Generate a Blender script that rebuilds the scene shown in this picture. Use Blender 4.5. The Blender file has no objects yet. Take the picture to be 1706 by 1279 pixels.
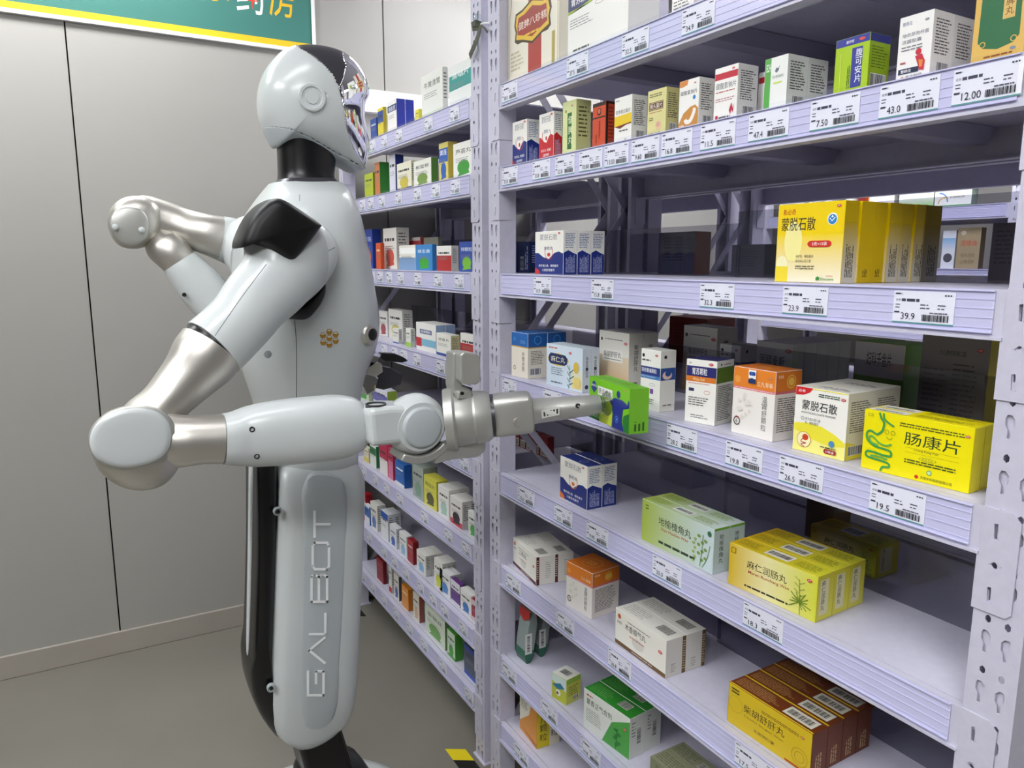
import bpy, bmesh, math, random
from mathutils import Vector, Matrix
from mathutils.geometry import tessellate_polygon
random.seed(7)
SC = bpy.context.scene
COL = SC.collection
PI = math.pi
# ------------------------------------------------------------ camera, light, exposure
CAMD, CAMH, FPX = .85, 1.3712, 1234.17
PITCH, ROLL, YAW = math.radians(9.474), math.radians(.076), math.radians(29.744)
FW = Vector((-math.cos(YAW)*math.cos(PITCH), math.sin(YAW)*math.cos(PITCH), -math.sin(PITCH)))
RT = FW.cross(Vector((0, 0, 1))).normalized()
UP = RT.cross(FW)
RT, UP = RT*math.cos(ROLL)+UP*math.sin(ROLL), UP*math.cos(ROLL)-RT*math.sin(ROLL)
EYE = Vector((0, -CAMD, CAMH))
cam = bpy.data.cameras.new('camera')
camo = bpy.data.objects.new('camera', cam)
COL.objects.link(camo)
camo.matrix_world = Matrix.Translation(EYE) @ Matrix((RT, UP, -FW)).transposed().to_4x4()
cam.sensor_width = 36; cam.lens = FPX/1706*36; cam.clip_start = .02; cam.clip_end = 60
SC.camera = camo
w = bpy.data.worlds.new('world'); SC.world = w; w.use_nodes = True
w.node_tree.nodes['Background'].inputs[0].default_value = (.9, .95, 1, 1)
w.node_tree.nodes['Background'].inputs[1].default_value = .35
LAMPS = [  # x, y, size x, size y, watts : ceiling panels
    (-2.4, -1.15, .3, 1.5, 20), (-.75, -1.1, .3, 1.2, 10), (.7, -1.5, .5, 1.2, 38), (-.9, -2.3, 1.2, .5, 34),
    (-1.3, 1.5, 1.2, .3, 22), (.6, 1.5, 1.2, .3, 20), (-2.3, .9, .3, 1.2, 16)]
SC.view_settings.view_transform = 'Standard'; SC.view_settings.look = 'None'
SC.view_settings.gamma = 1; SC.view_settings.use_curve_mapping = False
SC.view_settings.exposure = .35
SC.cycles.use_denoising = True
SC.cycles.max_bounces = 8; SC.cycles.diffuse_bounces = 4; SC.cycles.glossy_bounces = 4; SC.cycles.transparent_max_bounces = 10

# ------------------------------------------------------------ helpers
def ray(x, y): return FW*FPX + RT*(x-853) - UP*(y-639.5)
def onx(x, y, X): d = ray(x, y); return EYE + d*(X/d.x)
def ony(x, y, Y=0.): d = ray(x, y); return EYE + d*((Y+CAMD)/d.y)
def onz(x, y, Z): d = ray(x, y); return EYE + d*((Z-CAMH)/d.z)
def project(P):
    v = Vector(P)-EYE; z = v.dot(FW)
    return 853+FPX*v.dot(RT)/z, 639.5-FPX*v.dot(UP)/z
def lin(c):
    if isinstance(c, str):
        c = c.lstrip('#'); c = c if len(c) == 6 else ''.join(q*2 for q in c); c = tuple(int(c[i:i+2], 16)/255 for i in (0, 2, 4))
    return tuple(x/12.92 if x <= .04045 else ((x+.055)/1.055)**2.4 for x in c[:3])
def mat(name, c, rough=.5, metal=0., spec=.5, coat=0., bump=0., bscale=80, vary=0., aniso=None):
    m = bpy.data.materials.new(name); m.use_nodes = True
    nt = m.node_tree; b = nt.nodes['Principled BSDF']
    b.inputs['Base Color'].default_value = (*lin(c), 1); b.inputs['Roughness'].default_value = rough
    b.inputs['Metallic'].default_value = metal; b.inputs['Specular IOR Level'].default_value = spec
    b.inputs['Coat Weight'].default_value = coat; b.inputs['Coat Roughness'].default_value = .1
    if bump or vary:
        tc = nt.nodes.new('ShaderNodeTexCoord'); mp = nt.nodes.new('ShaderNodeMapping')
        nt.links.new(tc.outputs['Object'], mp.inputs[0])
        if aniso: mp.inputs['Scale'].default_value = aniso
        n = nt.nodes.new('ShaderNodeTexNoise'); n.inputs['Scale'].default_value = bscale; n.inputs['Detail'].default_value = 4
        nt.links.new(mp.outputs[0], n.inputs[0])
        if bump:
            bp = nt.nodes.new('ShaderNodeBump'); bp.inputs['Strength'].default_value = bump; bp.inputs['Distance'].default_value = .002
            nt.links.new(n.outputs[0], bp.inputs['Height']); nt.links.new(bp.outputs[0], b.inputs['Normal'])
        if vary:
            r = nt.nodes.new('ShaderNodeMapRange'); r.inputs[1].default_value = .3; r.inputs[2].default_value = .7
            r.inputs[3].default_value = 1-vary; r.inputs[4].default_value = 1+vary*.4
            n2 = nt.nodes.new('ShaderNodeTexNoise'); n2.inputs['Scale'].default_value = bscale*.08; n2.inputs['Detail'].default_value = 5
            nt.links.new(mp.outputs[0], n2.inputs[0]); nt.links.new(n2.outputs[0], r.inputs[0])
            mx = nt.nodes.new('ShaderNodeVectorMath'); mx.operation = 'SCALE'
            mx.inputs[0].default_value = lin(c); nt.links.new(r.outputs[0], mx.inputs['Scale'])
            nt.links.new(mx.outputs[0], b.inputs['Base Color'])
    return m
def glassy(name, tint, rough=.03, refl=.5):
    m = bpy.data.materials.new(name); m.use_nodes = True; nt = m.node_tree
    nt.nodes.remove(nt.nodes['Principled BSDF'])
    t = nt.nodes.new('ShaderNodeBsdfTransparent'); t.inputs[0].default_value = (*lin(tint), 1)
    g = nt.nodes.new('ShaderNodeBsdfGlossy'); g.inputs['Roughness'].default_value = rough
    fr = nt.nodes.new('ShaderNodeLayerWeight'); fr.inputs[0].default_value = .5
    pw = nt.nodes.new('ShaderNodeMath'); pw.operation = 'POWER'; pw.inputs[1].default_value = 4
    ma = nt.nodes.new('ShaderNodeMath'); ma.operation = 'MULTIPLY_ADD'; ma.inputs[1].default_value = refl; ma.inputs[2].default_value = .04*refl
    x = nt.nodes.new('ShaderNodeMixShader')
    nt.links.new(fr.outputs[1], pw.inputs[0]); nt.links.new(pw.outputs[0], ma.inputs[0]); nt.links.new(ma.outputs[0], x.inputs[0])
    nt.links.new(t.outputs[0], x.inputs[1]); nt.links.new(g.outputs[0], x.inputs[2])
    nt.links.new(x.outputs[0], nt.nodes['Material Output'].inputs[0]); return m
def emis(name, c, s):
    m = bpy.data.materials.new(name); m.use_nodes = True; b = m.node_tree.nodes['Principled BSDF']
    b.inputs['Base Color'].default_value = (*lin(c), 1)
    b.inputs['Emission Color'].default_value = (*lin(c), 1); b.inputs['Emission Strength'].default_value = s; return m
def printmat(name, rough):
    m = bpy.data.materials.new(name); m.use_nodes = True; nt = m.node_tree; b = nt.nodes['Principled BSDF']
    a = nt.nodes.new('ShaderNodeVertexColor'); a.layer_name = 'Ink'
    nt.links.new(a.outputs[0], b.inputs['Base Color']); b.inputs['Roughness'].default_value = rough
    b.inputs['Specular IOR Level'].default_value = .45; return m
RACK = mat('lavender_powder_coat', '#cbc9d9', .42, bump=.15, bscale=900, vary=.05)
RACKD = mat('lavender_underside_shade', '#a3a1b6', .5)  # darker copy of the rack coat; shade under shelves put into the colour
RAIL = mat('tag_rail_plastic', '#d4d3ed', .3)
CLEAR = glassy('clear_rail_cover', '#fdfdff', .08, .35)
ACRY = glassy('smoked_acrylic', '#dcdce2', .03, .8)
INK = printmat('printed_card', .38)
INKM = printmat('printed_matt', .6)
WALLU = mat('grey_wall_paint', '#5e5d5a', .8)
WHT = mat('satin_white_shell', '#c9cecd', .3, coat=.25)
WHT2 = mat('pale_grey_shell', '#b4bbbd', .35, coat=.15)
BLK = mat('glossy_black_plastic', '#0c0c0e', .3)
BLKP = mat('satin_black_pad', '#0b0b0c', .42, spec=.3)
BLK2 = mat('dark_grey_plastic', '#3b3a40', .3)
SIL = mat('brushed_silver_paint', '#cac6be', .4, metal=.85, bump=.05, bscale=600)
SIL2 = mat('pale_silver_paint', '#bcbcb6', .4, metal=.6, bump=.05, bscale=800)
CHR = mat('chrome_visor', '#f2f2f4', .03, metal=1)
GOLD = mat('gold_mesh', '#b98a32', .4, metal=.6, bump=.5, bscale=700)
RED = mat('red_plastic', '#cf2a30', .35)
RUB = glassy('silicone_cup', '#e3e8e3', .3, 1.0)
WALLM = mat('grey_wall_panel', '#a09e97', .42, bump=.06, bscale=30, vary=.025)
WALLW = mat('white_wall_paint', '#e4e2dc', .7)
FLOORM = mat('grey_vinyl_floor', '#7e7a70', .42, bump=.12, bscale=25, vary=.12)
BASEM = mat('stone_grey_skirting', '#a29b90', .35, vary=.06)
CEIL = mat('white_ceiling_tile', '#b4b3b0', .8)
ALU = mat('white_aluminium_frame', '#e9e8e4', .35)
DARK = mat('dark_void_plastic', '#141318', .6)

def tag(o, label=None, cat=None, group=None, kind=None):
    if label: o['label'] = label
    if cat: o['category'] = cat
    if group: o['group'] = group
    if kind: o['kind'] = kind
    return o
def empty(name, loc=(0, 0, 0), rz=0.):
    o = bpy.data.objects.new(name, None); COL.objects.link(o); o.location = loc; o.rotation_euler = (0, 0, rz)
    o.empty_display_size = .05; return o
def child(name, mesh, parent, loc=None):
    o = bpy.data.objects.new(name, mesh); COL.objects.link(o)
    if parent: o.parent = parent
    if loc is not None: o.location = loc
    return o
class G:
    """collects polygons with flat or per-corner ink colours"""
    def __init__(s): s.v = []; s.f = []; s.c = []
    def add(s, vs, fs, col=(1, 1, 1)):
        n = len(s.v); s.v += [tuple(p) for p in vs]
        for f in fs: s.f.append([i+n for i in f]); s.c.append(col)
    def box(s, x0, y0, z0, x1, y1, z1, col=(1, 1, 1)):
        s.add([(x0, y0, z0), (x1, y0, z0), (x1, y1, z0), (x0, y1, z0), (x0, y0, z1), (x1, y0, z1), (x1, y1, z1), (x0, y1, z1)],
              [(0, 3, 2, 1), (4, 5, 6, 7), (0, 1, 5, 4), (1, 2, 6, 5), (2, 3, 7, 6), (3, 0, 4, 7)], col)
    def mesh(s, name, m, ink=False, smooth=False):
        me = bpy.data.meshes.new(name); me.from_pydata(s.v, [], s.f)
        for k in (m if isinstance(m, (list, tuple)) else [m]): me.materials.append(k)
        if ink:
            a = me.color_attributes.new('Ink', 'FLOAT_COLOR', 'CORNER'); buf = []
            for f, c in zip(s.f, s.c):
                if isinstance(c[0], (tuple, list)):
                    for q in c: buf += [*q, 1]
                else:
                    buf += [*c, 1]*len(f)
            a.data.foreach_set('color', buf)
        if smooth: me.polygons.foreach_set('use_smooth', [True]*len(me.polygons))
        me.update(); return me
def bev(o, wd, seg=2):
    b = o.modifiers.new('bevel', 'BEVEL'); b.width = wd; b.segments = seg; b.limit_method = 'ANGLE'; return o
def boxobj(name, x0, y0, z0, x1, y1, z1, m, parent=None, bevel=0):
    g = G(); g.box(x0, y0, z0, x1, y1, z1); o = child(name, g.mesh(name, m), parent)
    if bevel: bev(o, bevel)
    return o
# ---- text meshes (cached)
_tc = {}
def glyphs(t, bold=0.012):
    k = (t, bold)
    if k in _tc: return _tc[k]
    c = bpy.data.curves.new('t', 'FONT'); c.body = t; c.resolution_u = 2; c.offset = min(bold*.45, .002) if any(ord(q) > 255 for q in t) else bold*.45; c.fill_mode = 'FRONT'
    o = bpy.data.objects.new('t', c); COL.objects.link(o)
    me = o.to_mesh()
    vs = [(v.co.x, v.co.y) for v in me.vertices]; fs = [tuple(p.vertices) for p in me.polygons]
    o.to_mesh_clear(); bpy.data.objects.remove(o); bpy.data.curves.remove(c)
    if vs:
        x0 = min(v[0] for v in vs); x1 = max(v[0] for v in vs); y0 = min(v[1] for v in vs); y1 = max(v[1] for v in vs)
        wd = max(x1-x0, 1e-4); ht = max(y1-y0, 1e-4)
        vs = [((x-x0)/wd, (y-y0)/ht) for x, y in vs]
        _tc[k] = (vs, fs, wd/ht)
    else: _tc[k] = ([], [], 1)
    return _tc[k]
class Face:
    """a flat print area: everything is in face units 0..1, stacked in hair-thin layers"""
    def __init__(s, g, O, eu, ev, n, flip=False):
        s.g = g; s.O = Vector(O); s.eu = Vector(eu); s.ev = Vector(ev); s.n = Vector(n); s.k = 1
        s.W = s.eu.length; s.H = s.ev.length
    def P(s, x, y): return s.O + s.eu*x + s.ev*y + s.n*(.00006*s.k)
    def poly(s, pts, col, faces=None):
        c = col if isinstance(col, tuple) else lin(col)
        if faces is None:
            faces = [tuple(range(len(pts)))] if len(pts) <= 4 else [tuple(t) for t in tessellate_polygon([[Vector((x, y, 0)) for x, y in pts]])]
        s.g.add([s.P(x, y) for x, y in pts], faces, c); s.k += 1
    def rect(s, x0, y0, x1, y1, col): s.poly([(x0, y0), (x1, y0), (x1, y1), (x0, y1)], col)
    def grad(s, x0, y0, x1, y1, c0, c1, hor=False):
        a, b = lin(c0), lin(c1); n = 10
        for i in range(n):
            u, v = i/n, (i+1)/n
            ca = tuple(a[j]+(b[j]-a[j])*u for j in range(3)); cb = tuple(a[j]+(b[j]-a[j])*v for j in range(3))
            if hor: s.g.add([s.P(x0+(x1-x0)*u, y0), s.P(x0+(x1-x0)*v, y0), s.P(x0+(x1-x0)*v, y1), s.P(x0+(x1-x0)*u, y1)], [(0, 1, 2, 3)], [ca, cb, cb, ca])
            else: s.g.add([s.P(x0, y0+(y1-y0)*u), s.P(x1, y0+(y1-y0)*u), s.P(x1, y0+(y1-y0)*v), s.P(x0, y0+(y1-y0)*v)], [(0, 1, 2, 3)], [ca, ca, cb, cb])
        s.k += 1
    def text(s, t, x, y, h, col, w=None, bold=.012, rot=0):
        vs, fs, asp = glyphs(t, bold)
        if not vs: return
        if rot == 0:
            ww = w if w else h*s.H*asp/s.W
            pts = [(x+a*ww, y+b*h) for a, b in vs]
        else:  # reads bottom to top; h is the letter height across, w the run length
            run = w if w else h*s.W*asp/s.H
            pts = [(x-b*h, y+a*run) for a, b in vs] if rot > 0 else [(x+b*h, y-a*run) for a, b in vs]
        s.poly(pts, col, fs)
    def vtext(s, t, x, y, size, col, bold=.012, step=1.12):  # upright characters stacked downwards, size in face heights
        for i, ch in enumerate(t):
            s.text(ch, x, y-size-i*size*step, size, col, w=size*s.H/s.W, bold=bold); s.k -= 1
        s.k += 1
    def lines(s, x0, y0, x1, y1, n, col='#555555', ink=.5, ragged=.25, cell=None):
        r = random.Random(int((x0+y0*3+x1*7)*1e4)+n); p = (y1-y0)/n; c = lin(col)
        cell = cell or p*s.H/s.W*.8
        for i in range(n):
            yb = y1-(i+.5)*p-p*ink/2; xe = x1-(x1-x0)*r.random()*ragged; x = x0
            while x < xe:
                L = min(cell*r.choice((1, 2, 2, 3, 4)), xe-x)
                s.g.add([s.P(x, yb), s.P(x+L, yb), s.P(x+L, yb+p*ink), s.P(x, yb+p*ink)], [(0, 1, 2, 3)], c)
                x += L+cell*.45
        s.k += 1
    def vlines(s, x0, y0, x1, y1, n, col='#555555', ink=.5):  # rotated small print
        r = random.Random(n*7+int(x0*100)); p = (x1-x0)/n; c = lin(col); cell = p*s.W/s.H*.8
        for i in range(n):
            xb = x0+(i+.5)*p-p*ink/2; y = y0; ye = y1-(y1-y0)*r.random()*.35
            while y < ye:
                L = min(cell*r.choice((1, 2, 3, 4)), ye-y)
                s.g.add([s.P(xb, y), s.P(xb+p*ink, y), s.P(xb+p*ink, y+L), s.P(xb, y+L)], [(0, 1, 2, 3)], c); y += L+cell*.45
        s.k += 1
    def bars(s, x0, y0, x1, y1, n=22, bg='#eeeeee', col='#161616', hor=True):
        if bg: s.rect(x0-.02*(x1-x0), y0-.06*(y1-y0), x1+.02*(x1-x0), y1+.06*(y1-y0), bg)
        r = random.Random(n+int(x0*977)); c = lin(col); t = 0
        tot = []
        for i in range(n): tot.append((r.choice((1, 1, 2, 3)), r.choice((1, 1, 2))))
        S = sum(a+b for a, b in tot)
        for a, b in tot:
            u0, u1 = t/S, (t+a)/S; t += a+b
            if hor: q = [(x0+(x1-x0)*u0, y0), (x0+(x1-x0)*u1, y0), (x0+(x1-x0)*u1, y1), (x0+(x1-x0)*u0, y1)]
            else: q = [(x0, y0+(y1-y0)*u0), (x1, y0+(y1-y0)*u0), (x1, y0+(y1-y0)*u1), (x0, y0+(y1-y0)*u1)]
            s.g.add([s.P(*p) for p in q], [(0, 1, 2, 3)], c)
        s.k += 1
    def oval(s, cx, cy, rx, ry, col, a0=0, a1=360, n=20):
        full = a1-a0 >= 360
        pts = [(cx+rx*math.cos(math.radians(a0+(a1-a0)*i/n)), cy+ry*math.sin(math.radians(a0+(a1-a0)*i/n))) for i in range(n if full else n+1)]
        pts.append((cx, cy)); m = len(pts)-1
        s.poly(pts, col, [(i, (i+1) % m if full else i+1, m) for i in range(m if full else m-1)])
    def disc(s, cx, cy, r, col, **k): s.oval(cx, cy, r*s.H/s.W, r, col, **k)  # round in metres; r in heights
    def stroke(s, pts, wd, col, smooth=True):  # wd in face heights
        if smooth and len(pts) > 2: pts = spline2(pts, 5)
        A = s.H/s.W; L = []; R = []
        for i, (x, y) in enumerate(pts):
            a = pts[max(i-1, 0)]; b = pts[min(i+1, len(pts)-1)]
            dx, dy = (b[0]-a[0])/A, b[1]-a[1]; l = math.hypot(dx, dy) or 1
            nx, ny = -dy/l*wd/2*A, dx/l*wd/2
            L.append((x+nx, y+ny)); R.append((x-nx, y-ny))
        n = len(pts); s.poly(L+R, col, [(i, n+i, n+i+1, i+1) for i in range(n-1)])
    def ring(s, cx, cy, r, wd, col, a0=0, a1=360, n=20):
        A = s.H/s.W
        s.stroke([(cx+r*A*math.cos(math.radians(a0+(a1-a0)*i/n)), cy+r*math.sin(math.radians(a0+(a1-a0)*i/n))) for i in range(n+1)], wd, col, smooth=False)
    def otc(s, cx, cy, h, col='#c8202c'):
        s.oval(cx, cy, h*.9*s.H/s.W, h*.5, col, n=14); s.text('OTC', cx-h*.55*s.H/s.W, cy-h*.25, h*.5, '#ffffff', w=h*1.1*s.H/s.W)
def spline2(pts, k=5):
    out = []; n = len(pts)
    for i in range(n-1):
        p0 = pts[max(i-1, 0)]; p1 = pts[i]; p2 = pts[i+1]; p3 = pts[min(i+2, n-1)]
        for j in range(k):
            t = j/k
            out.append(tuple(.5*(2*b+(c-a)*t+(2*a-5*b+4*c-d)*t*t+(3*b-a-3*c+d)*t**3) for a, b, c, d in zip(p0, p1, p2, p3)))
    out.append(tuple(pts[-1])); return out

# ------------------------------------------------------------ room
def struct(name, x0, y0, z0, x1, y1, z1, m, parent=None):
    return tag(boxobj(name, x0, y0, z0, x1, y1, z1, m, parent), kind='structure')
XW = -2.8; ZC = 2.55; YB = -3.6; YF = 3.6; XE = 3.0
struct('floor', XW-.1, YB-.1, -.05, XE+.1, YF+.1, 0, FLOORM)
struct('ceiling', XW-.1, YB-.1, ZC, XE+.1, YF+.1, ZC+.05, CEIL)
wl = empty('wall_left'); tag(wl, kind='structure')
seams = [-3.6, -2.99, -1.915, -.841, .194, 1.27, 2.34, 3.6]
pm = {}
for a, b in zip(seams, seams[1:]):
    g = G(); g.box(XW-.06, a+.002, 0, XW, b-.002, ZC)
    o = child('wall_panel', g.mesh('wall_panel', WALLM), wl); bev(o, .0015, 1)
boxobj('wall_backing', XW-.1, YB, 0, XW-.058, YF, ZC, DARK, wl)
struct('wall_back', XW-.1, YB-.1, 0, XE+.1, YB, ZC, WALLU)
struct('wall_far', XW-.1, YF, 0, XE+.1, YF+.1, ZC, WALLW)
struct('wall_right', XE, YB-.1, 0, XE+.1, YF+.1, ZC, WALLU)
bb = boxobj('baseboard_left', XW, YB, 0, XW+.011, YF, .082, BASEM); tag(bb, kind='structure'); bev(bb, .002, 1)
LENS = emis('lamp_diffuser', '#fdfdff', 1)
for i, (x, y, sx, sy, wt) in enumerate(LAMPS):
    t = empty('ceiling_panel_light', (x, y, ZC)); tag(t, ['ceiling light above the robot near the grey wall', 'ceiling light above the aisle between robot and viewer', 'ceiling light over the aisle right of the viewer', 'ceiling light behind the robot, far from the racks', 'ceiling light over the farther aisle, left one', 'ceiling light over the farther aisle, right one', 'ceiling light behind the racks near the grey wall'][i], 'light', 'ceiling strip lights')
    g = G(); a, b, e = sx/2, sy/2, .02
    for q in ((-a-e, -b-e, a+e, -b), (-a-e, b, a+e, b+e), (-a-e, -b, -a, b), (a, -b, a+e, b)): g.box(q[0], q[1], -.02, q[2], q[3], -.001)
    child('frame', g.mesh('frame', ALU), t)
    em = emis('lamp_diffuser_%d' % i, '#fbfcff', wt/(sx*sy)/PI*1.0)
    g = G(); g.box(-a, -b, -.012, a, b, -.006); child('diffuser', g.mesh('diffuser', em), t)

struct('trim_1', XW, .09, 1.915, XW+.035, 1.6, 1.995, ALU)
# sign board on the left wall
sb = empty('pharmacy_sign_board', (XW, -1.6, 2.10)); tag(sb, 'green pharmacy sign board with yellow lower band high on the grey wall', 'sign')
y0, y1, z0, z1 = -3.3, -.066, 2.096, 2.53
g = G(); T = .016
g.box(XW, y0, z0, XW+T, y1, z0+.012); g.box(XW, y0, z1-.012, XW+T, y1, z1); g.box(XW, y0, z0+.012, XW+T, y0+.012, z1-.012); g.box(XW, y1-.012, z0+.012, XW+T, y1, z1-.012)
def shift(me, v):
    me.transform(Matrix.Translation(v)); return me
off = -Vector((XW, -1.6, 2.10))
child('frame', shift(g.mesh('frame', ALU), off), sb)
g = G(); g.box(XW, y0+.012, z0+.012, XW+.011, y1-.012, z1-.012, lin('#3a776c'))
fc = Face(g, (XW+.011, y0+.012, z0+.012), (0, y1-y0-.024, 0), (0, 0, z1-z0-.024), (1, 0, 0))
fc.rect(0, .003, 1, .052, '#e8bb16')
W_ = y1-y0-.024; H_ = z1-z0-.024
def sgn(ch, ya, yb, za, zb, c, b=.05): fc.text(ch, (ya-y0-.012)/W_, (za-z0-.012)/H_, (zb-za)/H_, c, w=(yb-ya)/W_, bold=b)
sgn('房', -.222, -.138, 2.205, 2.345, '#f0b81c', .03)
sgn('药', -.33, -.238, 2.200, 2.345, '#f2f2ee', .03)
sgn('康', -.44, -.352, 2.222, 2.355, '#e0b020', .03)
cy, cz = (-.278-y0-.012)/W_, (2.243-z0-.012)/H_
fc.poly([(cy+r*math.cos(math.radians(a))*H_/W_, cz+r*math.sin(math.radians(a))) for a, r in ((90, .075), (135, .012), (180, .06), (225, .012), (270, .075), (315, .012), (0, .06), (45, .012))], '#d8402a')
child('painted_board', shift(g.mesh('board', INKM, ink=True), off), sb)

# ------------------------------------------------------------ shelving racks
ZT = [1.762, 1.582, 1.341, 1.101, .856, .617, .371, .183]   # shelf levels
LIP = .051
PITCHZ = .0618
def arc(cx, cz, r, a0, a1, n): return [(cx+r*math.cos(math.radians(a0+(a1-a0)*i/n)), cz+r*math.sin(math.radians(a0+(a1-a0)*i/n))) for i in range(n+1)]
def hole(cx, cz, w=.0062, h=.0095):  # rounded oblong
    a, b = w/2, h/2; r = a*.8
    return [(cx-a+r, cz-b), (cx+a-r, cz-b), (cx+a, cz-b+r), (cx+a, cz+b-r), (cx+a-r, cz+b), (cx-a+r, cz+b), (cx-a, cz+b-r), (cx-a, cz-b+r)]
def slot(cx, cz, m):  # bottle-shaped keyhole leaning, mirrored by m
    return [(cx+m*x, cz+z) for x, z in ((-.0035, .0125), (.001, .0125), (.0048, .008), (.0048, -.001), (.0022, -.005), (.001, -.0135), (-.0022, -.0135), (-.0022, -.004), (-.0052, .001), (-.0052, .0085))]
def prism(g, polys, y0, y1):
    """polys: outline + holes in (x,z); front at y0"""
    flat = [p for q in polys for p in q]
    tris = tessellate_polygon([[Vector((x, z, 0)) for x, z in q] for q in polys])
    g.add([(x, y0, z) for x, z in flat], [tuple(t) for t in tris])
    for q in polys:
        n = len(q)
        g.add([(x, y0, z) for x, z in q]+[(x, y1, z) for x, z in q], [(i, (i+1) % n, n+(i+1) % n, n+i) for i in range(n)])
PW = .054
def post_face(H):
    g = G(); n = int(H/PITCHZ)
    for k in range(n):
        z0, z1 = k*PITCHZ, (k+1)*PITCHZ if k < n-1 else H
        cA, cB = .0165, .0375; zz = k*PITCHZ
        prism(g, [[(0, z0), (PW, z0), (PW, z1), (0, z1)], hole(cA, zz+.048), hole(cB, zz+.046), slot(cA, zz+.0215, 1), slot(cB, zz+.019, -1)], 0, .0016)
        g.add([(cA-.008, .0035, zz+.004), (cA+.008, .0035, zz+.004), (cA+.008, .0035, zz+.038), (cA-.008, .0035, zz+.038)], [(0, 1, 2, 3)])
        g.add([(cB-.008, .0035, zz+.002), (cB+.008, .0035, zz+.002), (cB+.008, .0035, zz+.035), (cB-.008, .0035, zz+.035)], [(0, 1, 2, 3)])
    return g.mesh('perforated_face', RACK)
def post_web(H):
    g = G(); g.box(0, .0016, 0, .0018, .044, H); g.box(PW-.0018, .0016, 0, PW, .044, H)
    g.box(.0018, .042, 0, .012, .044, H); g.box(PW-.012, .042, 0, PW-.0018, .044, H)
    g.box(-.006, -.006, 0, PW+.006, .05, .004); return g.mesh('post_web', RACK)
HP = 2.3
PF = post_face(HP); PWM = post_web(HP); PF2 = post_face(1.80); PWM2 = post_web(1.80)
def bracket_mesh(m=1):  # m=1: plate lies left of the beam end (on a left post)
    g = G(); h0, h1, w_ = -.118, .002, .040
    out = [(0, h0), (w_-.006, h0), (w_, h0+.006), (w_, h1-.010), (w_-.010, h1), (0, h1)]
    hs = [[(.016+dx, zc+dz) for dx, dz in ((-.003, .009), (.001, .010), (.0035, -.009), (-.002, -.008))] for zc in (-.024, -.098)]
    hs.append([(x, z) for x, z in hole(.018, -.062, .014, .0075)])
    P = [out]+hs
    P = [[(x*-m, z) for x, z in q] for q in P]
    prism(g, P, -.0022, -.0002)
    x = 0; g.box(min(x, m*.002), -.0022, h0, max(x, m*.002), .030, h1-LIP)
    # claws seen in the slots
    for zc in (-.024, -.098): g.box(-m*.018-.0012, -.0008, zc-.008, -m*.018+.0012, .002, zc+.008)
    return g.mesh('bracket', RACK)
BRL, BRR = bracket_mesh(1), bracket_mesh(-1)
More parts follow.
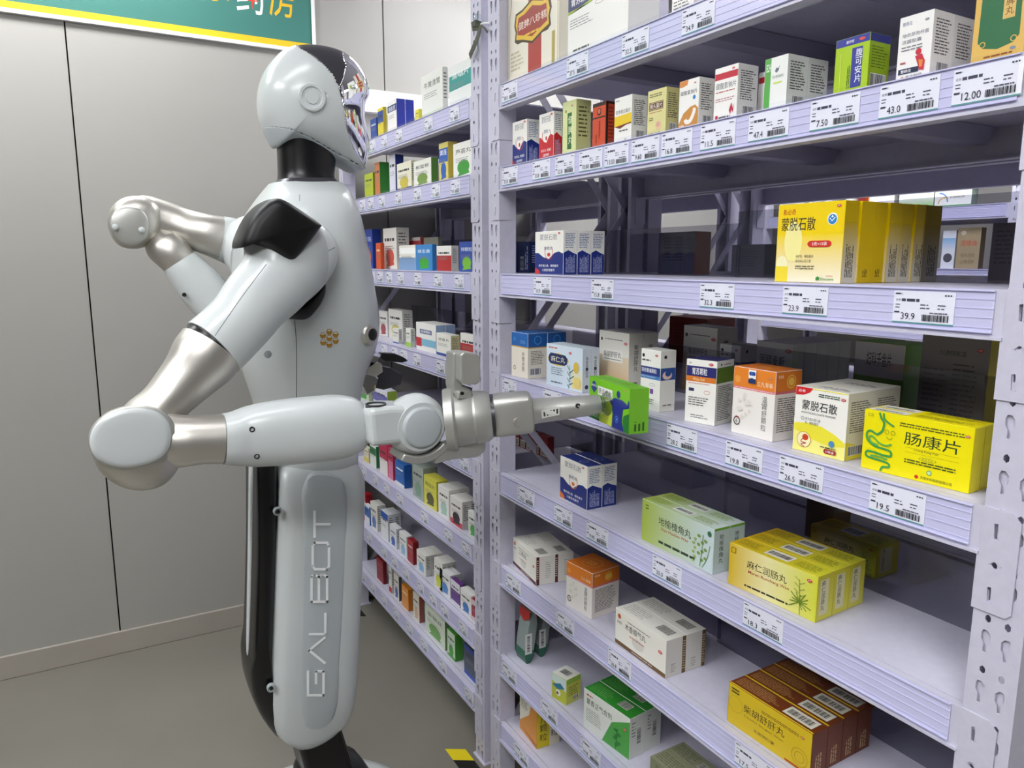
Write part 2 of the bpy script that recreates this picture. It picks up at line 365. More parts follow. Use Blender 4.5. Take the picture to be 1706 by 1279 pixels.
def rack_bay(x0, x1, ys, yd, label, group, levels, face=1, detail=True, tagrail=True, low=False):
    """x0,x1 outer post edges; front plane at y=ys, depth yd; face=1 opens towards -y"""
    t = empty('storage_rack', ((x0+x1)/2, ys+yd/2 if face == 1 else ys+yd/2, 0)); tag(t, label, 'shelf rack', group)
    ox, oy = (x0+x1)/2, ys+yd/2
    L = x1-x0; b0, b1 = -L/2+PW, L/2-PW; f = -yd/2; r = yd/2
    for sx in (0, 1):
        for sy in (0, 1):
            X = -L/2 if not sx else L/2-PW
            p = empty('post', (X, f if not sy else r, 0)); p.parent = t
            if sy: p.rotation_euler = (0, 0, PI); p.location.x = X+PW
            lo_ = low and not sx
            child('perforated_face', PF2 if lo_ else PF, p); child('post_web', PWM2 if lo_ else PWM, p)
        X = -L/2+.02 if not sx else L/2-.02
        for k in range(3 if low and not sx else 4):
            za, zb = .12+k*.46, .12+(k+1)*.46
            if k % 2: za, zb = zb, za
            g = G(); ya, yb = f+.03, r-.03; q = .014
            g.add([(X-.001, ya, za-q), (X-.001, ya, za+q), (X-.001, yb, zb+q), (X-.001, yb, zb-q), (X+.002, ya, za-q), (X+.002, ya, za+q), (X+.002, yb, zb+q), (X+.002, yb, zb-q)],
                  [(0, 1, 2, 3), (7, 6, 5, 4), (0, 3, 7, 4), (1, 5, 6, 2), (0, 4, 5, 1), (3, 2, 6, 7)])
            child('brace', g.mesh('brace', RACK), t)
    for z in levels:
        s = empty('shelf', (0, 0, z)); s.parent = t
        g = G()
        # front beam: face + top return + bottom flange
        g.box(b0, f, -LIP, b1, f+.0018, 0); g.box(b0, f+.0018, -.0016, b1, f+.012, 0); g.box(b0, f-.004, -LIP-.0035, b1, f+.020, -LIP)
        g.box(b0, f+.0105, -.006, b1, f+.012, -.0016)
        child('front_beam', g.mesh('front_beam', RACK), s)
        g = G(); g.box(b0, r-.002, -LIP, b1, r, 0); g.box(b0, r-.02, -LIP-.0025, b1, r+.002, -LIP)
        child('rear_beam', g.mesh('rear_beam', RACK), s)
        g = G(); g.box(b0, f+.0140, -.0030, b1, r-.003, 0)
        child('shelf_panel', g.mesh('shelf_panel', RACK), s)
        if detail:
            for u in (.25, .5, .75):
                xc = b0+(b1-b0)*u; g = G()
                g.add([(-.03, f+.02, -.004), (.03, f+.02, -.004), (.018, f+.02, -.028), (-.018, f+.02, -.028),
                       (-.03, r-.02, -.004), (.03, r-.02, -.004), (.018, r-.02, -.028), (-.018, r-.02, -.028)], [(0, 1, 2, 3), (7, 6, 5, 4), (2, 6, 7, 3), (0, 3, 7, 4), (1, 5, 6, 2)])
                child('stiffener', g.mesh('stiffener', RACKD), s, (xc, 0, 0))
        for (m_, me) in ((b0, BRL), (b1, BRR)):
            child('bracket', me, s, (m_, f, 0))
            c = child('bracket', me, s, (m_, r, 0)); c.scale = (1, -1, 1)
        if tagrail:
            fy = f if face == 1 else r; sg = -1 if face == 1 else 1
            e0, e1 = b0+.012, b1-.012
            g = G()
            ylo, yhi = sorted((fy+sg*.0001, fy+sg*.0016)); g.box(e0, ylo, -.0475, e1, yhi, -.001)
            child('tag_rail', g.mesh('tag_rail', RAIL), s)
            g = G()
            for zz in (-.0475, -.0425, -.0315, -.0215, -.0115, -.0025):
                ylo, yhi = sorted((fy+sg*.0016, fy+sg*(.0040 if zz in (-.0475, -.0025) else .0022))); g.box(e0, ylo, zz, e1, yhi, zz+.0012)
            child('rail_rib', g.mesh('rail_rib', RAIL), s)
            g = G(); ylo, yhi = sorted((fy+sg*.0042, fy+sg*.0050)); g.box(e0, ylo, -.049, e1, yhi, .004)
            child('rail_cover', g.mesh('rail_cover', CLEAR), s)
    return t
XL0, XL1, XR0, XR1 = -1.601, -1.547, -.426, -.372
RD = .43
near = rack_bay(-1.601, -.372, 0, RD, 'lavender steel shelf rack at right, nearest the viewer', 'steel shelf racks in the front row', ZT)
far = rack_bay(-2.785, -1.635, 0, RD, 'lavender steel shelf rack behind the robot, against the grey wall', 'steel shelf racks in the front row', ZT, low=True)
rack_bay(-1.601, -.372, .445, RD, 'lavender steel shelf rack standing back to back behind the nearest rack', 'steel shelf racks in the second row', ZT, face=-1, detail=False)
rack_bay(-2.785, -1.635, .445, RD, 'lavender steel shelf rack standing back to back behind the rack at the grey wall', 'steel shelf racks in the second row', ZT, face=-1, detail=False, low=True)
rack_bay(-1.40, -.17, 2.10, RD, 'pale steel shelf rack across the farther aisle, seen through the shelves at right', 'steel shelf racks across the farther aisle', ZT, detail=False)
rack_bay(-2.68, -1.45, 2.10, RD, 'pale steel shelf rack across the farther aisle, near the left wall', 'steel shelf racks across the farther aisle', ZT, detail=False)

# smoked acrylic dividers standing on the shelves
def divider(x0, x1, y, z, h, label, grp='smoked acrylic dividers on the nearest rack'):
    o = boxobj('acrylic_divider', x0, y, z+.0002, x1, y+.003, z+h, ACRY)
    return tag(o, label, 'divider', grp)
for z, nm in zip(ZT[2:7], ('eye-level shelf', 'shelf below eye level', 'shelf under the gripper level', 'third shelf from the bottom', 'second shelf from the bottom')):
    yy = .205 if z > .6 else .26
    divider(-1.54, -1.0, yy, z, .098, 'smoked divider, left half of the %s, nearest rack' % nm)
    divider(-.995, -.43, yy-.012, z, .118, 'smoked divider, right half of the %s, nearest rack' % nm)
for z, nm in ((1.341, 'third'), (1.101, 'fourth')):
    divider(-2.72, -1.70, .25, z, .098, 'smoked divider on the %s shelf from the top, far rack' % nm, 'smoked acrylic dividers on the farther rack')

# ------------------------------------------------------------ price tags
def price_mesh(price, w=.072, h=.038, small=False, seed=1):
    g = G(); g.box(0, -.0006, 0, w, 0, h, lin('#f3f4f9'))
    f = Face(g, (0, -.0006, 0), (w, 0, 0), (0, 0, h), (0, -1, 0))
    f.rect(0, 0, 1, .045, '#5f9c98')
    f.text('名称', .04, .68, .08, '#333344', bold=0)
    f.lines(.14, .64, .62, .80, 1, '#444455', .55, .4, cell=.035)
    f.lines(.04, .44, .12, .62, 2, '#444455', .3, .0); f.lines(.46, .44, .62, .64, 2, '#555566', .35, .3); f.lines(.74, .44, .88, .64, 2, '#555566', .35, .3)
    f.lines(.03, .88, .14, .95, 1, '#333344', .6, 0); f.lines(.84, .86, .95, .93, 1, '#333344', .6, 0)
    f.lines(.03, .30, .12, .38, 1, '#333344', .6, 0)
    n = len(price)
    f.text(price, .15, .12, .21, '#23232c', w=.058*n, bold=0)
    f.bars(.50, .10, .93, .30, 24 if not small else 14, None, '#1a1a20')
    f.lines(.62, .33, .90, .38, 1, '#555566', .7, 0)
    return g.mesh('price_tag', INKM, ink=True)
ORD = ['first', 'second', 'third', 'fourth', 'fifth', 'sixth', 'seventh', 'eighth', 'ninth', 'tenth', 'eleventh', 'twelfth']
def put_tag(x, z, price, label, group, w=.072, me=None, y=-.0020):
    o = child('price_tag', me or price_mesh(price, w), None, (x, y, z-.047+.004))
    tag(o, label, 'price tag', group); return o
SH = ['top shelf', 'second shelf from the top', 'eye-level shelf', 'shelf behind the gripper', 'shelf just below the gripper', 'third shelf from the bottom', 'second shelf from the bottom', 'bottom shelf']
near_tags = [  # px of left edge, px of right edge, price
    (0, [(838, 864, '58.0'), (946, 982, '27.5'), (1038, 1083, '32.5'), (1138, 1193, '34.9')]),
    (1, [(838, 864, '32.8'), (889, 918, '33.8'), (927, 959, '22.8'), (967, 1005, '10.00'), (1009, 1049, '13.50'), (1054, 1100, '9.60'), (1104, 1155, '16.8'), (1169, 1227, '11.5'), (1249, 1316, '47.4'), (1352, 1434, '7.50'), (1467, 1567, '43.0'), (1589, 1706, '12.00')]),
    (2, [(891, 920, '16.9'), (987, 1024, '15.8'), (1168, 1225, '32.3'), (1306, 1381, '23.9'), (1490, 1592, '39.9')]),
    (3, [(839, 862, '21.5'), (906, 936, '18.9'), (1113, 1163, '28.2'), (1211, 1272, '19.8'), (1300, 1373, '26.5'), (1451, 1543, '19.5')]),
    (4, [(864, 892, '15.8'), (925, 955, '22.0'), (979, 1015, '9.90'), (1089, 1137, '30.0'), (1240, 1306, '18.3')]),
    (5, [(844, 869, '24.6'), (928, 958, '19.8'), (1015, 1053, '36.8'), (1226, 1290, '17.5')]),
    (6, [(837, 862, '29.0'), (902, 930, '12.6'), (969, 1002, '14.8')]),
    (7, [(857, 882, '25.9')])]
for li, row in near_tags:
    z = ZT[li]
    for i, (a, b, pr) in enumerate(row):
        zc = z-.026
        def xat(px):  # intersection of the image column with the rail line
            lo, hi = -1.6, -.2
            for _ in range(40):
                m = (lo+hi)/2
                if project((m, 0, zc))[0] < px: lo = m
                else: hi = m
            return lo
        xa, xb = xat(a), xat(b)
        if xb > -.43: xb = min(xa+.085, -.436)
        put_tag(xa, z, pr, 'white tag reading %s, %s from left, %s, nearest rack' % (pr, ORD[i], SH[li]), 'price tags on the nearest rack', w=xb-xa)
vars_ = [price_mesh(p, .058, .036, True) for p in ('18.5', '29.0', '7.80', '35.6')]
FSH = ['top', 'second', 'third', 'fourth', 'fifth', 'sixth', 'seventh', 'bottom']
far_tags = [[(617, 628), (636, 651), (660, 676), (708, 726), (750, 771)], [(585, 595), (600, 611), (614, 626), (632, 646), (659, 674), (690, 706), (720, 738), (752, 772)],
            [(616, 627), (629, 641), (644, 657), (663, 677), (691, 708), (724, 742), (758, 780)], [(636, 649), (653, 664), (668, 682), (690, 705), (728, 745)],
            [(700, 715), (718, 731), (740, 752), (767, 787)], [(603, 613), (622, 634), (640, 655), (662, 680), (702, 716), (741, 757), (770, 785)],
            [(600, 608), (612, 620), (636, 646), (653, 663), (672, 684), (696, 707), (716, 728), (735, 748), (765, 779)],
            [(602, 608), (618, 626), (636, 645), (656, 667), (678, 690), (702, 714), (732, 748), (775, 790)]]
for li, row in enumerate(far_tags):
    z = ZT[li]
    for i, (a, b) in enumerate(row):
        lo, hi = -2.8, -1.5
        for _ in range(40):
            m = (lo+hi)/2
            if project((m, 0, z-.026))[0] < a: lo = m
            else: hi = m
        put_tag(max(lo, -2.712), z, '', 'small white price tag, %s from left on the %s shelf of the far rack' % (ORD[i], FSH[li]), 'price tags on the far rack', me=vars_[(i+li) % 4])
# hanging tags of the rack across the farther aisle
for i, (xq, li) in enumerate(((-1.05, 1), (-.72, 1), (-.40, 1), (-1.0, 2), (-.6, 2))):
    put_tag(xq, ZT[li], '', 'small white price tag, %s from left on the rack across the farther aisle' % ORD[i], 'price tags across the farther aisle', me=vars_[i % 4], y=2.10-.0022)
# GOODS

def carton_mesh(w, d, h, base, tint=None):
    g = G(); c = .0005; b = lin(base)
    def ringp(x0, y0, x1, y1, z): return [(x0, y0, z), (x1, y0, z), (x1, y1, z), (x0, y1, z)]
    v = ringp(c, c, w-c, d-c, 0)+ringp(0, 0, w, d, c)+ringp(0, 0, w, d, h-c)+ringp(c, c, w-c, d-c, h)
    f = [(3, 2, 1, 0), (12, 13, 14, 15)]
    for k in range(3):
        for i in range(4): f.append((k*4+i, k*4+(i+1) % 4, k*4+4+(i+1) % 4, k*4+4+i))
    g.add(v, f, b)
    # tuck-flap seam lines on the top
    return g
def F_front(g, w, d, h): return Face(g, (.0005, -.0001, .0005), (w-.001, 0, 0), (0, 0, h-.001), (0, -1, 0))
def F_side(g, w, d, h): return Face(g, (w+.0001, .0005, .0005), (0, d-.001, 0), (0, 0, h-.001), (1, 0, 0))
def F_top(g, w, d, h): return Face(g, (.0005, .0005, h+.0001), (w-.001, 0, 0), (0, d-.001, 0), (0, 0, 1))
def std_side(f, c='#444444'):
    f.lines(.12, .35, .9, .9, max(5, int(f.H/.006)), c, .4, .3); f.bars(.3, .06, .85, .24, 14)
def std_top(f):
    f.lines(.1, .3, .5, .7, 3, '#777777', .4)
def locate(z, xl, xr, yt, bl=None, br=None, Y=.022):
    if bl:
        P0, P1 = onz(*bl, z), onz(*br, z)
        w = (P1-P0).length; a = math.atan2(P1.y-P0.y, P1.x-P0.x)
        if P0.y < .015: P0.y = .015
        lo, hi = z, z+.5
        for _ in range(40):
            m = (lo+hi)/2
            if project((P0.x, P0.y, m))[1] > yt: lo = m
            else: hi = m
        return P0.x, P0.y, w, lo-z, a
    P = ony(xl, yt, Y); lo, hi = P.x, P.x+.6
    for _ in range(40):
        m = (lo+hi)/2
        if project((m, Y, P.z))[0] < xr: lo = m
        else: hi = m
    return P.x, Y, lo-P.x, P.z-z, 0.
def depth_to(x, y, w, a, zt, xd):
    c, s = math.cos(a), math.sin(a); bx, by = x+w*c, y+w*s; lo, hi = .002, .34
    for _ in range(40):
        m = (lo+hi)/2
        if project((bx-s*m, by+c*m, zt))[0] < xd: lo = m
        else: hi = m
    return lo
def goods(z, label, group, base, front, side=std_side, top=None, xl=0, xr=0, yt=0, bl=None, br=None, xd=None, n=1, Y=.022, d=None, order=('front', 'middle', 'rear'), flat=False, name='medicine_box', zd=None, tilt=0, gap=.0008, cat='medicine box'):
    x, y, w, h, a = locate(z, xl, xr, yt, bl, br, Y)
    if d is None:
        tot = depth_to(x, y, w, a, (zd if zd else (z if z < CAMH-.1 else z+h)), xd); d = tot/n-gap*(n > 1)
    d = max(.012, d)
    body = carton_mesh(w, d, h, base).mesh('carton', INK, ink=True)
    meshes = []
    for nm, fn, mk in (('front_print', front, F_front), ('side_print', side, F_side), ('top_print', top, F_top)):
        if fn:
            if nm == 'top_print' and z+h > CAMH+.02: continue
            g = G(); fn(mk(g, w, d, h)); meshes.append((nm, g.mesh(nm, INK, ink=True)))
    ords = {1: [''], 2: ['front one of pair, ', 'rear one of pair, '], 3: ['front of three, ', 'middle of three, ', 'rear of three, ']}.get(n) or ['%s of %d from the front, ' % (ORD[i], n) for i in range(n)]
    out = []
    for i in range(n):
        o = child(name, body, None, (x-math.sin(a)*(d+gap)*i, y+math.cos(a)*(d+gap)*i, z+.0002)); o.rotation_euler = (0, tilt, a)
        for nm, me in meshes: child(nm, me, o)
        tag(o, ords[i]+label, cat, group); out.append(o)
    return out
# ---- artwork of the cartons
def art_smecta(f, c='#1d2f7c', curl='#c83238'):
    f.rect(0, 0, 1, 1, '#f1efe6')
    f.poly([(0, 0), (1, 0), (1, .48), (.85, .53), (.7, .5), (.5, .36), (.3, .40), (.12, .50), (0, .50)], c)
    f.text('蒙脱石散', .17, .80, .14, '#8b8b92', w=.62, bold=0); f.ring(.5, .52, .17, .02, curl, 150, 400)
    f.text('思密达', .33, .57, .08, '#22306c', w=.3); f.oval(.5, .46, .055, .045, curl)
    f.text('用于成人急、慢性腹泻', .14, .17, .06, '#ffffff', w=.7); f.text('儿童急性腹泻', .26, .07, .06, '#ffffff', w=.45)
    f.poly([(0, 0), (.2, 0), (.14, .1), (0, .15)], curl); f.otc(.86, .95, .05)
def side_smecta(f, c='#1d2f7c'):
    f.rect(0, 0, 1, 1, '#f1efe6'); f.poly([(0, 0), (1, 0), (1, .46), (.7, .50), (.35, .56), (0, .5)], c)
    f.lines(.12, .6, .9, .95, 9, '#4d6d9e', .4); f.vlines(.15, .05, .85, .46, 7, '#a9b2d8')
def top_smecta(f): f.rect(0, 0, 1, 1, '#1d2f7c'); f.ring(.62, .5, .25, .06, '#8590c8'); f.rect(0, 0, 1, .04, '#eeeeee')
def art_yellow(f):
    f.grad(0, 0, 1, .62, '#f4edd2', '#f3d200'); f.rect(0, .62, 1, 1, '#f3d200')
    f.oval(.26, .52, .14, .26, '#f8ee9e', n=28); f.oval(.10, .22, .09, .12, '#f7f0c0'); f.rect(0, 0, .2, .2, '#f2db3a')
    f.text('新必奇', .08, .865, .075, '#c33424', w=.2); f.text('蒙脱石散', .06, .66, .17, '#2b2b2b', w=.53, bold=.0)
    f.disc(.835, .79, .075, '#f7f7f2'); f.disc(.835, .785, .062, '#2f86c8'); f.stroke([(.795, .8), (.83, .765), (.875, .81)], .012, '#ffffff', smooth=False); f.poly([(.815, .81), (.85, .81), (.835, .84)], '#ffffff')
    f.oval(.545, .487, .055, .04, '#cf3326'); f.oval(.79, .487, .055, .04, '#cf3326'); f.rect(.545, .447, .79, .527, '#cf3326'); f.text('3克×15袋', .56, .465, .045, '#ffffff', w=.22)
    f.text('治疗急、慢性腹泻', .32, .315, .035, '#55503c', w=.27, bold=0); f.text('适合成人及儿童', .32, .255, .035, '#55503c', w=.24, bold=0); f.lines(.32, .16, .62, .22, 2, '#66614a', .4)
    f.otc(.92, .945, .035); f.text('Simcere', .72, .03, .035, '#3c8a3a', w=.19); f.poly([(.65, .03), (.70, .03), (.71, .06), (.68, .08), (.65, .06)], '#3c8a3a'); f.text('先声药业', .80, .075, .02, '#c33424', w=.1, bold=0)
def side_yellow(f): f.grad(0, .1, 1, .75, '#d9d3c2', '#c9a900'); f.rect(0, .75, 1, 1, '#d3b200'); f.rect(0, 0, 1, .1, '#d9d3c2'); f.vlines(.2, .07, .8, .5, 5, '#3b3a30')
def side_yellow2(f): f.rect(0, 0, 1, 1, '#d7b400'); f.vlines(.35, .07, .75, .2, 3, '#5b4a10')
def top_plain(c):
    def t(f): f.rect(0, 0, 1, 1, c)
    return t
def art_chang(f):
    f.rect(0, 0, 1, 1, '#f2e400')
    f.text('亿劲', .03, .90, .055, '#3b6a2a', w=.06)
    f.text('肠康片', .40, .55, .21, '#24402a', w=.50, bold=.02)
    f.text('Chang Kang Pian', .5, .46, .05, '#5b5a2a', w=.22, bold=0); f.rect(.42, .505, .9, .508, '#7d7a20'); f.rect(.42, .43, .9, .433, '#7d7a20')
    f.lines(.35, .82, .93, .90, 2, '#4b5a20', .45, 0); f.oval(.63, .365, .08, .03, '#3f6f3a'); f.oval(.63, .365, .075, .025, '#f2e400'); f.text('药食文化', .58, .35, .03, '#3f6f3a', w=.1, bold=0)
    f.lines(.42, .25, .88, .33, 2, '#4b5a20', .5, 0); f.disc(.655, .17, .04, '#2f7f5a'); f.disc(.655, .17, .03, '#bfe0b0')
    f.disc(.545, .065, .03, '#c9281e'); f.text('济南中科制药有限公司', .58, .045, .05, '#3b4a20', w=.28, bold=0); f.otc(.955, .86, .04)
    col = '#3f9a4e'
    f.stroke([(.15, .99), (.17, .9), (.2, .83), (.19, .70), (.14, .62), (.08, .66), (.04, .62), (.05, .5), (.12, .42), (.2, .40), (.28, .38), (.29, .30), (.22, .29), (.12, .31), (.05, .30), (.05, .22), (.12, .20), (.2, .19), (.27, .17), (.28, .11), (.22, .09), (.2, .02)], .035, col)
    f.stroke([(.19, .99), (.20, .9), (.25, .84), (.30, .8)], .03, col); f.stroke([(.29, .50), (.24, .46), (.17, .48), (.10, .57), (.065, .55), (.09, .47), (.16, .44)], .03, '#66b04a')
    f.stroke([(.09, .245), (.17, .25), (.26, .235)], .03, '#66b04a')
    for x in (.235, .295): f.ring(x, .69, .035, .008, '#8a8c20')
    f.ring(.265, .63, .05, .01, '#8a8c20', 200, 340)
def top_chang(f): f.rect(0, 0, 1, 1, '#ecdc00'); f.rect(.02, .15, .38, .95, '#e2e2d8'); f.bars(.06, .3, .34, .55, 18, None); f.lines(.45, .3, .97, .9, 4, '#7c7a18', .4)
def side_plainc(c, dark=None):
    def s(f):
        f.rect(0, 0, 1, 1, c)
        if dark: f.lines(.15, .3, .85, .9, 8, dark, .4)
    return s
def art_menglong(f):
    f.rect(0, 0, 1, 1, '#f3f1e8'); f.poly([(0, .0), (1, 0), (1, .26), (.8, .36), (.55, .44), (.3, .46), (0, .43)], '#f0e43c'); f.poly([(.0, .0), (1, 0), (1, .2), (.7, .17), (.35, .22), (0, .33)], '#f6ef86')
    f.poly([(0, 1), (.34, 1), (.28, .93), (.15, .88), (0, .87)], '#cf2027'); f.text('必奇', .05, .92, .045, '#ffffff', w=.14)
    f.rect(.34, .985, 1, 1, '#efe43a'); f.lines(.45, .88, .85, .94, 2, '#2d4a3a', .55, 0); f.otc(.92, .9, .045)
    f.text('蒙脱石散', .14, .66, .15, '#2a2c30', w=.68, bold=.01); f.text('MONTMORILLONITE POWDER', .14, .60, .03, '#55585c', w=.66, bold=0)
    f.text('用于成人及儿童', .22, .50, .045, '#666a6c', w=.3, bold=0); f.text('急、慢性腹泻', .22, .44, .045, '#666a6c', w=.26, bold=0); f.ring(.17, .52, .025, .006, '#777777')
    f.disc(.22, .19, .12, '#f7efc0'); f.ring(.22, .19, .12, .008, '#c8962c'); f.oval(.25, .23, .06, .05, '#d2481e'); f.stroke([(.2, .2), (.17, .15), (.27, .14), (.17, .11), (.24, .08)], .014, '#b5484c')
    f.disc(.76, .21, .05, '#4f8fc0'); f.lines(.55, .125, .85, .155, 1, '#444444', .5, 0); f.oval(.66, .085, .04, .035, '#a02b2a'); f.oval(.82, .085, .04, .035, '#a02b2a'); f.rect(.66, .05, .82, .12, '#a02b2a'); f.text('17袋/盒', .66, .065, .04, '#ffffff', w=.16)
def side_menglong(f): f.rect(0, 0, 1, 1, '#ebe7d6'); f.poly([(0, 0), (1, 0), (1, .10), (.5, .2), (0, .28)], '#e6da30'); f.lines(.1, .4, .9, .88, 14, '#55564c', .4); f.bars(.1, .07, .85, .2, 22)
def top_menglong(f): f.rect(0, 0, 1, 1, '#e9e6d8'); f.lines(.3, .2, .9, .45, 2, '#66686a', .5)
def art_orange(f):
    f.rect(0, 0, 1, 1, '#f1ece4'); f.rect(0, .70, 1, 1, '#e8852a'); f.rect(0, .68, 1, .715, '#e07a84'); f.lines(.03, .688, .97, .708, 1, '#f5d0d0', .5, 0)
    f.disc(.10, .82, .055, '#eda04c'); f.text('三九', .58, .76, .07, '#f8e7c8', w=.18); f.text('胃泰', .78, .76, .07, '#f8e7c8', w=.17); f.otc(.88, .9, .035, '#b7552a')
    f.vtext('温胃舒颗粒', .72, .63, .092, '#83827e', bold=0, step=1.12)
    f.ring(.13, .19, .06, .018, '#4b4644', 60, 480, n=10); f.text('6', .10, .16, .06, '#333333', bold=.0); 
    for q in (60, 90, 120): f.disc(.13+.07*math.cos(math.radians(q)), .19+.065*math.sin(math.radians(q)), .012, '#a62a30')
    for k in range(14): f.disc(.3+.14*math.sin(k*2.4), .5+.10*math.cos(k*1.7)-.01*k, .03, '#e4e0d6')
def art_orange_logo(f):
    art_orange(f); f.rect(.38, .86, .56, .985, '#f4f4f2'); f.disc(.43, .93, .03, '#2f4f9a'); f.disc(.47, .93, .03, '#3a66b4'); f.disc(.51, .93, .03, '#2f4f9a'); f.poly([(.38, .79), (.56, .79), (.56, .84), (.47, .87), (.38, .84)], '#21386e')
def side_orange(f): f.rect(0, 0, 1, 1, '#e9e2d8'); f.rect(0, .70, 1, 1, '#dd7a22'); f.rect(0, .68, 1, .715, '#d06a74'); f.ring(.6, .85, .09, .02, '#f4b54e'); f.oval(.6, .85, .12, .06, '#f2c050'); f.text('999', .08, .9, .05, '#ffe6c0', w=.2); f.lines(.1, .12, .9, .63, 16, '#4c4a46', .4)
def top_orange(f): f.rect(0, 0, 1, 1, '#d8741f'); f.ring(.5, .5, .3, .03, '#e99a42'); f.lines(.35, .35, .65, .6, 3, '#f0b060', .5)
def art_weisu(f, olive=True):
    f.rect(0, 0, 1, 1, '#f2f0e8'); f.rect(0, .74, 1, .90, '#2a2a6e'); f.rect(0, .655, 1, .74, '#d87a2c'); f.text('胃苏颗粒', .2, .765, .11, '#ffffff', w=.5); f.text('Weisu Keli', .22, .675, .045, '#f7dfb0', w=.4)
    f.text('30°', .08, .93, .03, '#44444a'); f.otc(.82, .945, .045); f.rect(.1, .5, .28, .55, '#3c3c66'); f.lines(.1, .27, .78, .42, 4, '#66666a', .4); f.oval(.72, .5, .1, .03, '#c86060'); f.oval(.72, .5, .09, .024, '#f2f0e8'); f.lines(.2, .07, .8, .14, 2, '#66666a', .3); f.lines(.08, .62, .8, .64, 1, '#c88', .6, 0)
def side_weisu(f): f.rect(0, 0, 1, 1, '#e4e2d8'); f.rect(0, .655, 1, .90, '#5f7a2a'); f.disc(.25, .945, .02, '#222222'); f.lines(.4, .93, .9, .955, 1, '#444444', .5); f.lines(.1, .06, .92, .62, 20, '#57574f', .45)
def art_biling(f):
    f.rect(0, 0, 1, 1, '#f2f0ea'); f.rect(0, .52, 1, .72, '#2c3a86'); f.rect(0, .52, 1, .58, '#4b83c0'); f.text('荜铃胃痛颗粒', .04, .62, .075, '#ffffff', w=.78); f.text('Biling Weitong Keli', .05, .54, .03, '#e8f0ff', w=.7, bold=0)
    f.disc(.12, .9, .03, '#2a2a40'); f.otc(.8, .92, .04); f.lines(.06, .8, .6, .85, 1, '#555555', .5); f.rect(.12, .28, .28, .36, '#d8b63a'); f.rect(.32, .28, .48, .36, '#4fa04a'); f.rect(.52, .28, .68, .36, '#7a4aa0'); f.oval(.62, .43, .15, .025, '#8888a0'); f.oval(.62, .43, .14, .02, '#f2f0ea'); f.lines(.1, .1, .8, .2, 3, '#666666', .35)
def side_biling(f): f.rect(0, 0, 1, 1, '#e6e3da'); f.rect(0, .52, 1, .72, '#33539a'); f.oval(.45, .60, .32, .07, '#e8c8b8'); f.oval(.5, .63, .2, .05, '#33539a'); f.disc(.3, .9, .03, '#2a2a40'); f.lines(.2, .08, .9, .13, 1, '#666666', .4)
def art_chaihu(f):
    f.grad(0, 0, 1, .62, '#c89a60', '#e9dcc0'); f.rect(0, .6, 1, 1, '#efece0'); f.rect(.12, .5, .8, .70, '#f6f3ea'); f.text('柴胡舒肝丸', .16, .57, .10, '#2a2a28', w=.60); f.lines(.2, .52, .76, .55, 1, '#888', .5, 0); f.lines(.2, .86, .8, .885, 1, '#555555', .5, 0); f.otc(.9, .83, .05); f.disc(.09, .86, .03, '#5b5b50')
def side_chaihu(f): f.rect(0, 0, 1, 1, '#ddd9cc'); f.text('柴胡舒肝丸', .35, .36, .3, '#2a2a28', w=.45, rot=-1) if 0 else f.vtext('柴胡舒肝丸', .34, .82, .085, '#2b2b28', step=1.05); f.bars(.3, .05, .6, .2, 10, None, hor=False)
def art_maren(f):
    f.rect(0, 0, 1, 1, '#cfdde8'); f.grad(.72, .05, 1, .5, '#e8d890', '#d9dfcf'); f.lines(.06, .9, .3, .95, 1, '#b6502c', .6, 0)
    f.oval(.33, .66, .30, .15, '#e0bf3a', n=12); f.poly([(.06, .72), (.12, .80), (.54, .78), (.6, .7), (.58, .58), (.52, .54), (.12, .54), (.06, .6)], '#25335f'); f.text('麻仁丸', .13, .595, .14, '#e8e4c8', w=.4)
    f.otc(.67, .86, .06); f.lines(.14, .28, .5, .48, 4, '#6b7b8b', .35); f.lines(.14, .08, .5, .14, 1, '#5b6b7b', .5)
    for k in range(7): f.stroke([(.66, .05+.07*k), (.6+.18*(k % 2), .12+.075*k)], .02, '#4b6f4a')
    f.stroke([(.64, .02), (.68, .3), (.66, .58)], .012, '#4b6f4a'); f.oval(.84, .55, .07, .13, '#d8b84a'); f.oval(.86, .2, .1, .13, '#e3cf7a')
def side_maren(f): f.rect(0, 0, 1, 1, '#c9d3dc'); f.vtext('每盒装10袋', .35, .82, .075, '#2b3440', step=1.1, bold=0); f.disc(.5, .12, .05, '#2b3440')
def art_bluetop(f):
    f.rect(0, 0, 1, 1, '#efe8d8'); f.rect(0, .70, 1, 1, '#2468b4'); f.rect(0, .675, 1, .70, '#d0a040'); f.text('三九', .55, .77, .07, '#a8cdf0', w=.3); f.disc(.2, .85, .05, '#3f86cc'); f.vtext('养胃舒颗', .66, .58, .10, '#7a766c', bold=0); f.disc(.2, .2, .05, '#55534c'); f.disc(.2, .2, .035, '#efe8d8')
def side_bluetop(f): f.rect(0, 0, 1, 1, '#e6dfce'); f.rect(0, .70, 1, 1, '#1f5aa2'); f.rect(0, .675, 1, .70, '#c09038'); f.ring(.5, .85, .09, .015, '#5aa0dc'); f.lines(.15, .3, .85, .62, 9, '#66645c', .4); f.bars(.1, .08, .7, .22, 16)
def top_bluetop(f): f.rect(0, 0, 1, 1, '#2468b4'); f.ring(.6, .5, .25, .04, '#5a9ad8')
